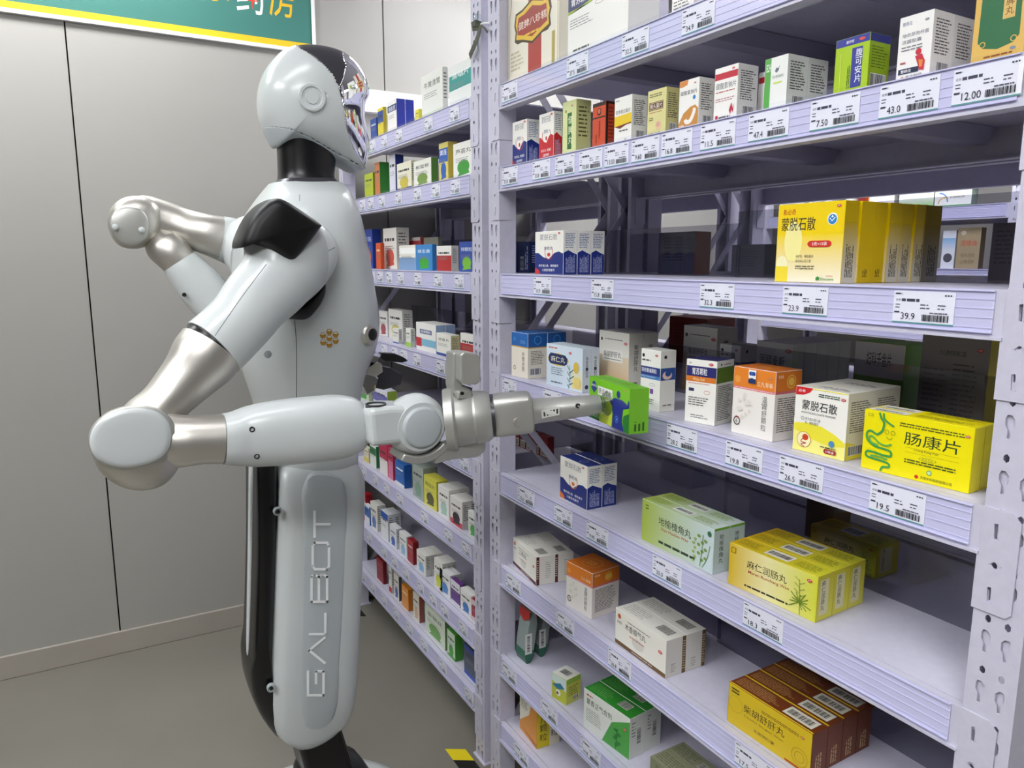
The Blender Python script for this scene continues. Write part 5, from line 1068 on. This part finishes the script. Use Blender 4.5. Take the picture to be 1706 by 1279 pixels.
def hit(o, x, y):
    me = o.data; off_ = RO+o.location
    bv = BVHTree.FromPolygons([v.co+off_ for v in me.vertices], [tuple(p.vertices) for p in me.polygons])
    d = ray(x, y).normalized(); P, N, i, dist = bv.ray_cast(EYE, d)
    if P is None: return None, None
    if N.dot(d) > 0: N = -N
    return P, N
def surfstrip(o, pts, wpx, m, name='seam', closed=False):
    me = o.data; off_ = RO+o.location
    bv = BVHTree.FromPolygons([v.co+off_ for v in me.vertices], [tuple(p.vertices) for p in me.polygons])
    P = spline2(pts, 8); H = []
    for x, y in P:
        h_, N, i, dist = bv.ray_cast(EYE, ray(x, y).normalized())
        if h_ is not None:
            if N.dot(h_-EYE) > 0: N = -N
            H.append((h_, N))
    if len(H) < 2: return
    g = G(); vs = []
    for i, (p, N) in enumerate(H):
        d = (H[min(i+1, len(H)-1)][0]-H[max(i-1, 0)][0]).normalized(); sd = d.cross(N).normalized()*(wpx/2*(p-EYE).dot(FW)/FPX)
        vs += [p-sd+N*.0003-RO, p+sd+N*.0003-RO, p+sd-N*.002-RO, p-sd-N*.002-RO]
    fs = []
    for i in range(len(H)-1):
        for k in range(4): fs.append((i*4+k, i*4+(k+1) % 4, i*4+4+(k+1) % 4, i*4+4+k))
    g.add(vs, fs); return fixn(child(name, g.mesh(name, m), rob))
SEAM = mat('seam_gap', '#4a4e50', .6)
# head: one helmet volume cut into shell, crown strip and visor along real seams
HO = [(496, 77), (470, 85), (447, 109), (434, 137), (430, 167), (433, 195), (440, 214), (449, 234), (457, 245), (470, 240), (488, 239), (508, 245), (531, 258), (564, 275), (590, 288), (604, 281), (611, 262), (611, 240), (607, 222), (602, 200), (603, 178), (611, 160), (611, 146), (604, 126), (588, 104), (564, 87), (531, 78)]
JW_ = [(420, 213), (438, 212), (458, 211), (482, 214), (517, 228), (564, 256), (604, 278), (640, 300), (600, 340), (420, 300)]
SH_ = [(300, 0), (492, 70), (496, 78), (517, 90), (541, 109), (555, 125), (565, 146), (570, 165), (573.6, 183), (578, 219), (590, 249), (606, 276), (640, 330), (300, 330)]
CR_ = [(492, 60), (496, 78), (517, 90), (541, 109), (555, 125), (565, 146), (569, 138), (573, 127), (577, 108), (572, 97), (575, 60)]
def py_of(P):  # where a head point lies on the midplane as seen side-on
    return project((XM, P[0], P[1]))
def head_part(name, m, test, inset=0., e=2.5, half=.088):
    o2 = outl(HO, XM, 14); cy, cz = onx(522, 172, XM).y, onx(522, 172, XM).z
    n = len(o2); vs = []; lay = 91
    for j in range(lay):
        ph = (-1+2*j/(lay-1))*PI/2*.9999; t = math.copysign(abs(math.sin(ph))**(2/e), ph); s = math.cos(ph)**(2/e)
        for y, z in o2:
            dy, dz = y-cy, z-cz; rr = math.hypot(dy, dz); k_ = s*(s**3+(1-s**3)*.100/rr) if rr > 1e-6 else s
            vs.append((XM+(half-inset)*t, cy+dy*k_*(1-inset*8), cz+dz*k_*(1-inset*8)))
    # concentric fill of the two flat ends is not needed: the ends shrink to a point
    fs = []
    for j in range(lay-1):
        for i in range(n):
            f = (j*n+i, j*n+(i+1) % n, (j+1)*n+(i+1) % n, (j+1)*n+i)
            c = [sum(vs[q][k] for q in f)/4 for k in range(3)]
            if test(c): fs.append(f)
    if not fs: return None
    used = sorted({q for f in fs for q in f}); ix = {q: i for i, q in enumerate(used)}
    o = addmesh(name, [vs[q] for q in used], [tuple(ix[q] for q in f) for f in fs], m); fixn(o)
    return o
def zone(c):
    p = project((XM+abs(c[0]-XM), c[1], c[2]))
    if inpoly(p, JW_): return 'jaw'
    return 'shell' if inpoly(p, SH_) else ('crown' if inpoly(p, CR_) else 'visor')
# each zone is its own panel, the crown and visor slightly set back so that a seam shows
for nm, m, zz, ins in (('head_shell', WHT, 'shell', 0), ('crown_panel', BLK2, 'crown', .0012), ('face_visor', CHR, 'visor', .0006), ('jaw_band', WHT2, 'jaw', .0018)):
    ho = head_part(nm, m, lambda c, z=zz: zone(c) == z, ins)
    if nm == 'head_shell': HSH = ho
    if ho: sol = ho.modifiers.new('thickness', 'SOLIDIFY'); sol.thickness = .003; sol.offset = -1
pillow('head_core', [(496, 83), (452, 112), (437, 167), (445, 208), (517, 226), (590, 262), (600, 200), (600, 140), (560, 95)], XM, .078, BLK, e=2.4)
EP = onx(520, 162, XM+.083)
def yplate(name, P, prof, m, axis='x', parent=rob, n=40, auto=35):
    o = lathe(name, prof, m, None, (0, 0, 0), n, True, axis); o.parent = parent; o.location = Vector(P)-RO; o.data.set_sharp_from_angle(angle=math.radians(auto)); return fixn(o)
eh, en = hit(HSH, 520, 162)
ear = yplate('ear_disc', eh, [(.026, -.008), (.0255, .0015), (.0235, .0035), (.0190, .0035), (.0175, .0012), (.0125, .0010), (.0118, .0028), (.004, .0028)], WHT)
ear.rotation_euler = (0, math.asin(max(-1, min(1, -en.z))), math.atan2(en.y, en.x))
# neck
def ringsz(name, st, m, n=40, e=2.4, k=5, X=XM, parent=rob, auto=50):
    """st: (image y, back px, front px, half width) rings, stacked by height"""
    rows = []
    for y, a, b, hw in st:
        A, B = onx(a, y, X), onx(b, y, X)
        rows.append((A.y, A.z, B.y, B.z, hw))
    rows = spline2(rows, k); R = []
    for (ay, az, by, bz, hw) in rows:
        cy, cz = (ay+by)/2, (az+bz)/2; R.append([])
        for j in range(n):
            c, s_ = sup(2*PI*j/n, e)
            R[-1].append(Vector((X+hw*s_, cy+(by-ay)/2*c, cz+(bz-az)/2*c)))
    return loft(name, R, m, parent, True, auto)
ringsz('neck', [(232, 462, 560, .052), (262, 463, 558, .050), (290, 464, 555, .050), (304, 462, 556, .054)], BLK)
nb = ringsz('neck_collar', [(300, 461, 557, .056), (309, 452, 562, .066), (318, 447, 566, .074), (330, 447, 570, .074)], BLK2, k=3)
# torso
TOR = ringsz('torso_shell', [(306, 449, 565, .060), (318, 440, 571, .095), (335, 428, 577, .130), (365, 410, 586, .155), (410, 396, 596, .165), (470, 391, 607, .165), (530, 392, 617, .160), (575, 398, 612, .150), (620, 408, 596, .135), (670, 424, 590, .115), (730, 436, 590, .095), (785, 450, 590, .085)], WHT, e=2.7, n=56)
for nm, pts in (('side_seam', [(489, 524), (491, 560), (493, 610), (493, 665)]),):
    P = [onx(x, y, XM+.168) for x, y in pts]
# leg column panel with raised facet and lettering
XL_ = XM+.02
pillow('leg_shell', [(478, 760), (458, 772), (453, 800), (449, 880), (445, 1000), (441, 1120), (442, 1165), (453, 1205), (485, 1229), (515, 1226), (550, 1204), (574, 1172), (582, 1120), (588, 1000), (593, 880), (595, 810), (592, 774), (572, 760), (520, 756)], XL_, .088, WHT, e=5, lay=19, k=4)
pillow('leg_facet', [(520, 782), (502, 800), (497, 830), (494, 950), (490, 1100), (492, 1170), (505, 1205), (532, 1208), (555, 1182), (562, 1130), (570, 1000), (575, 860), (572, 810), (560, 788)], XL_+.060, .0295, WHT2, e=7, lay=9, k=4)
lt = empty('leg_lettering'); lt.parent = rob
def flat_word(txt, x0, y0, x1, y1, hpx, X, m, parent=rob):
    """word running from (x0,y0) to (x1,y1), letters of height hpx standing to its left"""
    vs, fs, asp = glyphs(txt, -.0); A, B = onx(x0, y0, X), onx(x1, y1, X); u = B-A; u.x = 0; L = u.length; uu = u/L; vv = Vector((0, uu.z, -uu.y))*-1
    h = hpx*(A-EYE).dot(FW)/FPX
    pts = [A+uu*(a*L)+vv*(b*h) for a, b in vs]
    return pts, fs
STK = {'G': [[(1, 1), (0, 1), (0, 0), (1, 0), (1, .48), (.5, .48)]], 'A': [[(0, 0), (.5, 1), (1, 0)]], 'L': [[(0, 1), (0, 0), (1, 0)]], 'B': [[(0, 0), (0, 1), (.9, 1), (.98, .8), (.9, .53), (0, .53)], [(.9, .53), (1, .3), (.9, 0), (0, 0)]], 'O': [[(.12, 0), (0, .12), (0, .88), (.12, 1), (.88, 1), (1, .88), (1, .12), (.88, 0), (.12, 0)]], 'T': [[(0, 1), (1, 1)], [(.5, 1), (.5, 0)]]}
LET = mat('white_lettering', '#fbfdfd', .35)
def strokeword(word, slots, X, m, wpx=3.2):
    for ch, (ya, yb, xa, xb) in zip(word, slots):  # ya lower end px, yb upper end px; xa cap top side, xb baseline side
        g = G()
        for st in STK[ch]:
            for (p, q) in zip(st, st[1:]):
                def W(u, v): return onx(xb+(xa-xb)*v, ya+(yb-ya)*u, X)
                A, B = W(*p), W(*q); d = (B-A).normalized(); nrm = Vector((0, -d.z, d.y)); hw = wpx/2*(A-EYE).dot(FW)/FPX; A = A-d*hw*.8; B = B+d*hw*.8
                g.add([A-nrm*hw-RO, B-nrm*hw-RO, B+nrm*hw-RO, A+nrm*hw-RO], [(0, 1, 2, 3)])
        o = child('letter', g.mesh('letter', m), lt); fixn(o)
        sd = o.modifiers.new('t', 'SOLIDIFY'); sd.thickness = .0006; sd.offset = 0
strokeword('GALBOT', [(1158, 1118, 513, 539), (1104, 1062, 515, 541), (1056, 1022, 516, 542), (1002, 956, 519, 545), (948, 904, 521, 548), (894, 852, 524, 549)], XL_+.0922, LET, 4.0)
SCR = mat('screw_pocket', '#2a2a2c', .4, metal=.6)
for x, y, X in ((463, 852, XL_+.079), (452, 1146, XL_+.079)):
    P = onx(x, y, X); o = yplate('screw_pocket', P, [(.0085, -.006), (.0085, .0015), (.0065, .0025), (.006, .0005), (.004, -.0005)], WHT2, n=20)
    q = lathe('screw', [(.0035, -.002), (.0035, .0022), (.002, .003)], SCR, None, (0, 0, 0), 12, False, 'x'); q.parent = rob; q.location = P-RO
pillow('back_plate', [(420, 700), (447, 700), (452, 800), (446, 1000), (441, 1120), (446, 1180), (455, 1211), (430, 1180), (414, 1145), (408, 1110), (409, 1090), (413, 1060), (418, 900)], XM+.01, .075, BLK, e=5, k=3)
pillow('back_edge_trim', [(416, 745), (421, 745), (419, 900), (414, 1070), (411, 1074), (414, 900)], XM+.068, .010, WHT, e=6, k=3)
# black lower column and mobile base
def slab(name, quad, X, half, m, b=.008):
    P = [onx(x, y, X) for x, y in quad]; vs = [Vector((X-half, p.y, p.z)) for p in P]+[Vector((X+half, p.y, p.z)) for p in P]
    o = addmesh(name, vs, [(3, 2, 1, 0), (4, 5, 6, 7), (0, 1, 5, 4), (1, 2, 6, 5), (2, 3, 7, 6), (3, 0, 4, 7)], m, smooth=False); fixn(o); bev(o, b, 3); return o
slab('lower_column', [(484, 1215), (553, 1180), (592, 1310), (515, 1330)], XM+.01, .070, BLK, .012)
BC = Vector((XM, -.49, 0))
def zl(name, prof, m, loc, n=64): o = lathe(name, prof, m, None, (0, 0, 0), n); o.parent = rob; o.location = Vector(loc)-RO; o.data.set_sharp_from_angle(angle=math.radians(35)); return o
zl('base_shell', [(.215, .022), (.240, .038), (.250, .062), (.247, .085), (.236, .102), (.212, .113), (.150, .120), (.148, .105)], WHT, BC)
zl('base_well', [(.17, .09), (.149, .114), (.10, .114), (.06, .11)], BLK, BC)
zl('base_skirt', [(.205, .010), (.215, .026), (.18, .04)], BLK2, BC)
for a in (30, 150, 210, 330):
    o = lathe('wheel', [(.018, -.014), (.022, -.010), (.022, .010), (.018, .014)], BLK2, None, (0, 0, 0), 20, True, 'y'); o.parent = rob
    o.location = BC+Vector((.16*math.cos(math.radians(a)), .16*math.sin(math.radians(a)), .0222))-RO
pillow('column_foot', [(505, 1270), (600, 1262), (612, 1320), (505, 1335)], XM, .085, BLK, e=3, k=3)
# chest details
ch = onx(616, 557, XM+.125)
def ball(name, P, r, m, sc=(1, 1, 1), parent=rob, n=20):
    bm = bmesh.new(); bmesh.ops.create_uvsphere(bm, u_segments=n, v_segments=n//2, radius=r); me = bpy.data.meshes.new(name); bm.to_mesh(me); bm.free(); me.materials.append(m)
    me.polygons.foreach_set('use_smooth', [True]*len(me.polygons)); o = bpy.data.objects.new(name, me); COL.objects.link(o); o.parent = parent; o.location = Vector(P)-RO; o.scale = sc; return o
ccp, ccn = hit(TOR, 615, 557)
if ccp is None: ccp = onx(610, 557, XM+.10); ccn = Vector((.5, .85, 0))
cm = yplate('chest_camera', ccp, [(.022, -.012), (.022, .0), (.018, .006), (.012, .008)], SIL, n=28); cm.rotation_euler = (0, 0, math.atan2(ccn.y, ccn.x)*.75)
ln = yplate('camera_lens', ccp+Vector((.0055, .0045, 0)), [(.012, -.004), (.012, .002), (.008, .005), (.003, .006)], BLK, n=24); ln.rotation_euler = cm.rotation_euler
for dx, dy in [(0, 0), (0, -10.5), (0, 10.5), (-10.5, -4.5), (10.5, -6), (-10, 7), (10.5, 4.5)]:
    P, N = hit(TOR, 548.5+dx, 563+dy)
    if P is None: continue
    o = lathe('speaker_grille', [(.0062, -.004), (.0062, .0010), (.0050, .0010), (.0048, .0002)], GOLD, None, (0, 0, 0), 6, False, 'x'); o.parent = rob; o.location = P-RO; o.rotation_euler = (0, 0, math.atan2(N.y, N.x))
pillow('shoulder_crescent', [(539, 472), (540, 486), (534, 502), (524, 517), (509, 531), (488, 532), (466, 527), (491, 517), (508, 506), (524, 491)], XM+.172, .022, BLK, e=4, k=3)
o = yplate('chest_button', onx(446, 590, XM+.156), [(.007, -.004), (.007, .001), (.005, .002)], WHT2, n=18)
# right arm
XS = -1.335
SHO = tube('shoulder_shell', [S(452, 345, XS-.02, 22, .9), S(464, 368, XS, 40, .9), S(478, 401, XS+.02, 62, .75), S(476, 434, XS+.03, 70, .72), S(458, 468, XS+.04, 61, .8), S(429, 499, XS+.055, 56.5, .9), S(405, 530, XS+.065, 53.5, .98), S(380, 556, XS+.073, 54, 1.), S(355, 579, XS+.08, 55.5, 1.)], WHT, n=48, e=2.15)
CAPF = pillow('shoulder_front_cap', [(520, 368), (545, 384), (559, 410), (556, 440), (541, 468), (520, 492), (494, 512), (470, 520), (462, 500), (485, 430), (500, 395)], XS-.01, .060, WHT, e=2.4)
pillow('shoulder_pad', [(424, 410), (408, 407), (393, 414), (395, 396), (411, 362), (433, 339), (450, 332), (466, 336), (495, 354), (524, 374), (524, 381), (503, 409), (484, 432), (474, 437), (462, 432), (440, 417)], XS+.030, .064, BLKP, e=5, k=3)
tube('arm_core', [S(365, 570, XS+.077, 52, 1.), S(340, 594, XS+.083, 52, 1.)], BLK, nospl=True, n=48)
tube('upper_arm_silver', [S(353.3, 580.8, XS+.0803, 54.5, 1.), S(338, 600, XS+.085, 54, .95), S(318, 624, XS+.09, 47, .95), S(296, 648, XS+.095, 42, .95), S(272, 674, XS+.10, 39, 1.), S(246, 702, XS+.10, 44, 1.), S(228, 725, XS+.10, 40, 1.)], SIL, n=48)
XE_ = -1.215
pillow('elbow_housing', [(150, 735), (156, 712), (176, 692), (208, 680), (240, 677), (270, 684), (290, 702), (297, 728), (300, 755), (290, 782), (268, 802), (235, 810), (200, 804), (172, 786), (156, 764)], XE_, .062, SIL, e=3.4, lay=15)
pillow('elbow_rim', [(147, 738), (150, 716), (168, 694), (200, 679), (235, 675), (266, 681), (286, 698), (294, 722), (290, 750), (270, 772), (238, 784), (205, 784), (175, 777), (156, 762)], XE_+.052, .014, SIL2, e=3, lay=9)
pillow('elbow_cap', [(149, 738), (153, 717), (170, 697), (202, 683), (234, 680), (262, 686), (280, 702), (286, 724), (281, 748), (263, 766), (234, 776), (204, 779), (176, 772), (157, 759)], XE_+.0655, .0045, WHT, e=4, lay=9)
XF = -1.185
tube('forearm_silver', [S(258, 735, XE_+.012, 44, 1.), S(285, 735, XF-.008, 46, 1.), S(310, 734, XF-.002, 43, 1.), S(340, 732, XF, 41, 1.), S(370, 731, XF, 41.5, 1.)], SIL, n=48)
tube('forearm_core', [S(360, 731, XF, 39, 1.), S(380, 731, XF, 39, 1.)], BLK, nospl=True, n=48)
FOR = tube('forearm_shell', [S(371.5, 731, XF, 41.7, 1.), S(390, 730, XF, 44, .98), S(415, 727, XF, 50, .85), S(445, 723, XF+.003, 53, .80), S(480, 719, XF+.006, 54.5, .78), S(520, 715, XF+.01, 54.5, .78), S(560, 711, XF+.012, 53.5, .78), S(590, 708, XF+.015, 47, .78), S(606, 706, XF+.016, 36, .75), S(615, 705, XF+.017, 18, .7)], WHT, n=56, e=2.7)
for x, y in ((420, 715), (428, 760)):
    P = hit(FOR, x, y)[0]; o = yplate('screw', P, [(.0042, -.004), (.0042, .0012), (.0026, .0012), (.0024, -.001)], SCR, n=14)
def slabp(name, pts, X, half, m, b=.005, parent=rob):
    P = [onx(x, y, X) for x, y in pts]; n = len(P); vs = [Vector((X-half, p.y, p.z)) for p in P]+[Vector((X+half, p.y, p.z)) for p in P]
    o = addmesh(name, vs, [tuple(reversed(range(n))), tuple(range(n, 2*n))]+[(i, (i+1) % n, n+(i+1) % n, n+i) for i in range(n)], m, parent, smooth=False); fixn(o); bev(o, b, 3)
    return o
XW_ = -1.15
slabp('wrist_fork', [(602, 676), (640, 671), (680, 672), (690, 738), (655, 733), (607, 738)], XW_, .036, WHT, .010)
P = onx(626, 674, XW_+.01); o = zl('fork_pocket', [(.017, -.012), (.017, .0022), (.0155, .0022), (.0145, -.004)], BLK2, P, 28)
WB = onx(690, 705, XW_+.004)
def pl_at(name, P, prof, m, **k): return yplate(name, P, prof, m, **k)
pl_at('wrist_ball', (WB.x, WB.y, WB.z), [(.012, -.040), (.030, -.036), (.046, -.022), (.0525, 0), (.0515, .014), (.046, .026), (.042, .031), (.041, .033)], WHT, n=56, auto=50)
pl_at('wrist_cap', (WB.x+.033, WB.y, WB.z), [(.0345, -.006), (.034, .004), (.032, .0065), (.030, .0072)], WHT2, n=48)
# silver cradle under the wrist
def arcband(name, cx, cy, X, r0, r1, a0, a1, half, m):
    C0 = onx(cx, cy, X); k = (C0-EYE).dot(FW)/FPX; R = []
    for i in range(25):
        a = math.radians(a0+(a1-a0)*i/24); c, s_ = math.cos(a), math.sin(a)
        R.append([Vector((X+h, C0.y+r*k*c, C0.z+r*k*s_)) for r, h in ((r0, -half), (r1, -half), (r1, half), (r0, half))])
    o = loft(name, R, m, auto=30); bev(o, .002, 2); return o
arcband('cradle_band', 690, 700, XW_+.004, 55, 68, 238, 318, .030, SIL2)
slabp('cradle_arm', [(716, 752), (742, 738), (762, 732), (790, 728), (800, 716), (802, 746), (788, 758), (740, 762), (716, 770)], XW_+.01, .022, SIL2, .006)
# the carton held by the cup
z_ = ony(981, 694, -.062).z
x0_, y0_, w_, h_, a_ = locate(z_, 0, 0, 621, (981, 694), (1044, 724))
P0 = onz(981, 694, z_); P1 = onz(1044, 722, z_)
y0_ = P0.y
d_ = .036
gd = carton_mesh(w_, d_, h_, '#76c022')
held = child('medicine_box', gd.mesh('carton', INK, ink=True), None, (P0.x, P0.y, z_)); held.rotation_euler = (0, 0, math.atan2(P1.y-P0.y, P1.x-P0.x))
for nm, fn, mk in (('front_print', art_plus, F_front), ('side_print', side_plus, F_side), ('top_print', top_plus, F_top)):
    g = G(); fn(mk(g, w_, d_, h_)); child(nm, g.mesh(nm, INK, ink=True), held)
tag(held, 'bright green box with navy figure held by the suction cup of the robot', 'medicine box')
hn = Vector((math.sin(held.rotation_euler.z), -math.cos(held.rotation_euler.z), 0))
d0 = ray(1012, 672); CT = EYE+d0*((P0-EYE).dot(hn)/d0.dot(hn))+hn*.0008
# wrist: flange, collar, block, probe, cup, all along the reaching axis
A0 = onx(742, 700, -1.145); A1 = CT
AX = (A1-A0).normalized()
def along(px_):  # point on the axis seen at image column px_
    lo, hi = 0., 1.3
    for _ in range(40):
        m_ = (lo+hi)/2
        if project(A0+(A1-A0)*m_)[0] < px_: lo = m_
        else: hi = m_
    return A0+(A1-A0)*lo
def axial(name, spec, m, n=48, e=2., rx=1., auto=30, rot=0):
    """spec: (column px, radius px)"""
    u = Vector((0, 0, 1)); u = (u-AX*u.dot(AX)).normalized(); v = AX.cross(u); R = []
    for px_, r in spec:
        P = along(px_); k = (P-EYE).dot(FW)/FPX
        R.append([P+u*(r*k*sup(2*PI*j/n, e)[0])+v*(r*k*rx*sup(2*PI*j/n, e)[1]) for j in range(n)])
    return loft(name, R, m, auto=auto)
axial('wrist_flange', [(738, 48), (741, 52), (756, 54), (760, 50)], SIL2)
axial('wrist_collar', [(757, 44), (760, 46), (785, 45), (788, 43.5), (790, 43.5), (792, 44.5), (812, 42), (818, 38)], SIL2)
axial('collar_groove', [(817, 36), (824, 36)], BLK2)
BLKG = axial('gripper_block', [(822, 30), (824, 33.5), (832, 34.5), (880, 33), (885, 30), (887, 26)], SIL2, e=5, rx=.9, n=56)
for dy in (-14, 18): 
    P = onx(822, 690+dy, -1.10); ball('screw', P, .0028, SCR)
bp = yplate('block_button', hit(BLKG, 863, 703)[0], [(.0078, -.004), (.0078, .001), (.006, .0018)], SIL, n=24)
PRB = axial('gripper_probe', [(885, 23), (888, 21.5), (930, 19.5), (932, 19.5), (968, 18), (996, 16.5), (1000, 14)], SIL2)
axial('suction_cup', [(998, 10), (1002, 13), (1006, 12)], RUB)
u = Vector((0, 0, 1)); v = hn.cross(u); R = []
for r, q in ((.010, .016), (.014, .011), (.0125, .009), (.019, .003), (.0215, 0)):
    R.append([CT+hn*q+u*(r*math.cos(2*PI*j/32))+v*(r*math.sin(2*PI*j/32)) for j in range(32)])
loft('cup_lip', R, RUB)
bp = yplate('probe_screw', hit(PRB, 963, 676)[0], [(.0042, -.002), (.0042, .0012), (.002, .0012), (.0018, -.0005)], SCR, n=18)
g = G(); Pq = [hit(PRB, x, y)[0]-ray(x, y).normalized()*.004 for x, y in ((902, 684), (932, 677), (932, 691), (903, 697))]
g.add([p-RO for p in Pq], [(0, 1, 2, 3)], lin('#d8d8d2'))
for i in range(5):
    q = [Pq[0].lerp(Pq[1], .1+i*.18), Pq[0].lerp(Pq[1], .2+i*.18), Pq[3].lerp(Pq[2], .2+i*.18), Pq[3].lerp(Pq[2], .1+i*.18)]
    g.add([q[0].lerp(q[3], .2)-RO+Vector((.0003, 0, 0)), q[1].lerp(q[2], .2)-RO+Vector((.0003, 0, 0)), q[2].lerp(q[1], .2)-RO+Vector((.0003, 0, 0)), q[3].lerp(q[0], .2)-RO+Vector((.0003, 0, 0))], [(0, 1, 2, 3)], lin('#33332f'))
child('printed_label', g.mesh('printed_label', INK, ink=True), rob)
# small camera on its stalk above the wrist
slabp('camera_stalk', [(749, 586), (760, 584), (764, 640), (778, 646), (779, 660), (752, 660), (748, 640)], -1.135, .016, SIL2, .003)
slabp('wrist_camera', [(758, 588), (764, 584), (786, 586), (791, 592), (791, 632), (786, 638), (764, 637), (758, 631)], -1.122, .022, SIL2, .006)
slabp('stalk_foot', [(758, 650), (778, 648), (783, 662), (757, 663)], -1.120, .014, SIL2, .003)
P = onx(770, 655, -1.104); yplate('screw', P, [(.003, -.002), (.003, .001), (.0015, .0015)], SCR, n=14)
# left arm, folded behind the back
XA = -1.70
tube('left_shoulder_cap', [S(436, 420, XA+.08, 60, .8), S(415, 410, XA+.03, 52, .9), S(392, 405, XA, 40, .9), S(380, 400, XA, 38, .9), S(367, 397, XA, 37, .9)], WHT, n=40)
tube('left_arm_core', [S(375, 399, XA, 34, .95), S(355, 395, XA, 32, .95)], BLK, nospl=True, n=40)
o = ball('release_button', onx(380, 403, XA+.055), .010, RED, (.8, .6, 1.2))
tube('left_upper_arm_silver', [S(367.5, 396.8, XA, 36.4, .9), S(340, 389, XA, 33, .95), S(305, 380, XA-.02, 33, .95), S(270, 370, XA-.03, 36, .95), S(240, 364, XA-.03, 38, .9), S(218, 362, XA-.03, 32, .8)], SIL, n=40)
pillow('left_elbow_housing', [(179, 372), (184, 348), (200, 332), (222, 326), (245, 330), (262, 342), (268, 362), (266, 388), (252, 406), (230, 414), (205, 412), (188, 398)], XA-.02, .055, SIL, e=3)
LE = onx(216, 378, XA+.04)
pillow('left_elbow_cap', [(182, 377), (186, 358), (200, 346), (218, 344), (236, 350), (247, 364), (249, 382), (242, 400), (226, 409), (206, 408), (190, 396)], XA+.034, .010, SIL2, e=3)
for x, y in ((192, 378), (236, 383)): ball('elbow_knob', onx(x, y, XA+.047), .006, WHT, (.7, 1, 1))
tube('left_forearm_silver', [S(262, 395, XA-.01, 22, .9), S(272, 408, XA, 30, .9), S(285, 420, XA+.01, 31, .9), S(300, 437, XA+.01, 28, .95)], SIL, n=36)
tube('left_forearm_shell', [S(299, 436, XA+.01, 29, .95), S(312, 452, XA+.012, 33, .9), S(335, 478, XA+.015, 37, .85), S(360, 508, XA+.02, 36, .85), S(390, 540, XA+.03, 34, .85), S(430, 575, XA+.04, 30, .85), S(480, 600, XA+.05, 26, .85), S(540, 608, XA+.06, 24, .9), S(590, 602, XA+.07, 22, .9)], WHT, n=40, e=2.4)
for x, y in ((328, 474), (307, 491)): yplate('screw', onx(x, y, XA+.050), [(.0042, -.004), (.0042, .0012), (.0022, .0012)], SCR, n=14)
# left gripper peeking out in front of the chest: silver clamps, black finger, small blue tag
XG = -1.60
slabp('left_gripper_clamp', [(598, 606), (606, 590), (622, 584), (632, 590), (626, 602), (612, 612)], XG, .018, CHR, .003)
slabp('left_gripper_clamp', [(612, 598), (632, 604), (634, 618), (622, 626), (606, 622)], XG, .018, SIL, .003)
slabp('left_gripper_clamp', [(600, 622), (618, 618), (628, 628), (622, 650), (608, 658), (598, 640)], XG, .014, CHR, .003)
slabp('left_gripper_finger', [(632, 587), (655, 588), (668, 593), (678, 600), (668, 603), (640, 601), (632, 597)], XG, .012, BLK, .003)
slabp('left_gripper_body', [(598, 612), (620, 606), (650, 612), (668, 622), (664, 640), (636, 648), (602, 640)], XG-.02, .016, BLK2, .004)
BLU = mat('blue_tag', '#22468c', .4)
slabp('blue_tag', [(603, 592), (612, 594), (604, 613), (593, 611)], XG+.05, .003, BLU, .001)
# seams drawn as thin recess strips on shells
surfstrip(SHO, [(444, 440), (415, 478), (385, 520), (352, 568)], .9, SEAM)
surfstrip(CAPF, [(558, 412), (530, 430), (505, 470), (486, 515)], .9, SEAM)
surfstrip(TOR, [(491, 533), (494, 580), (494, 664)], 1., SEAM)
surfstrip(TOR, [(499, 324), (499, 335)], .8, SEAM)
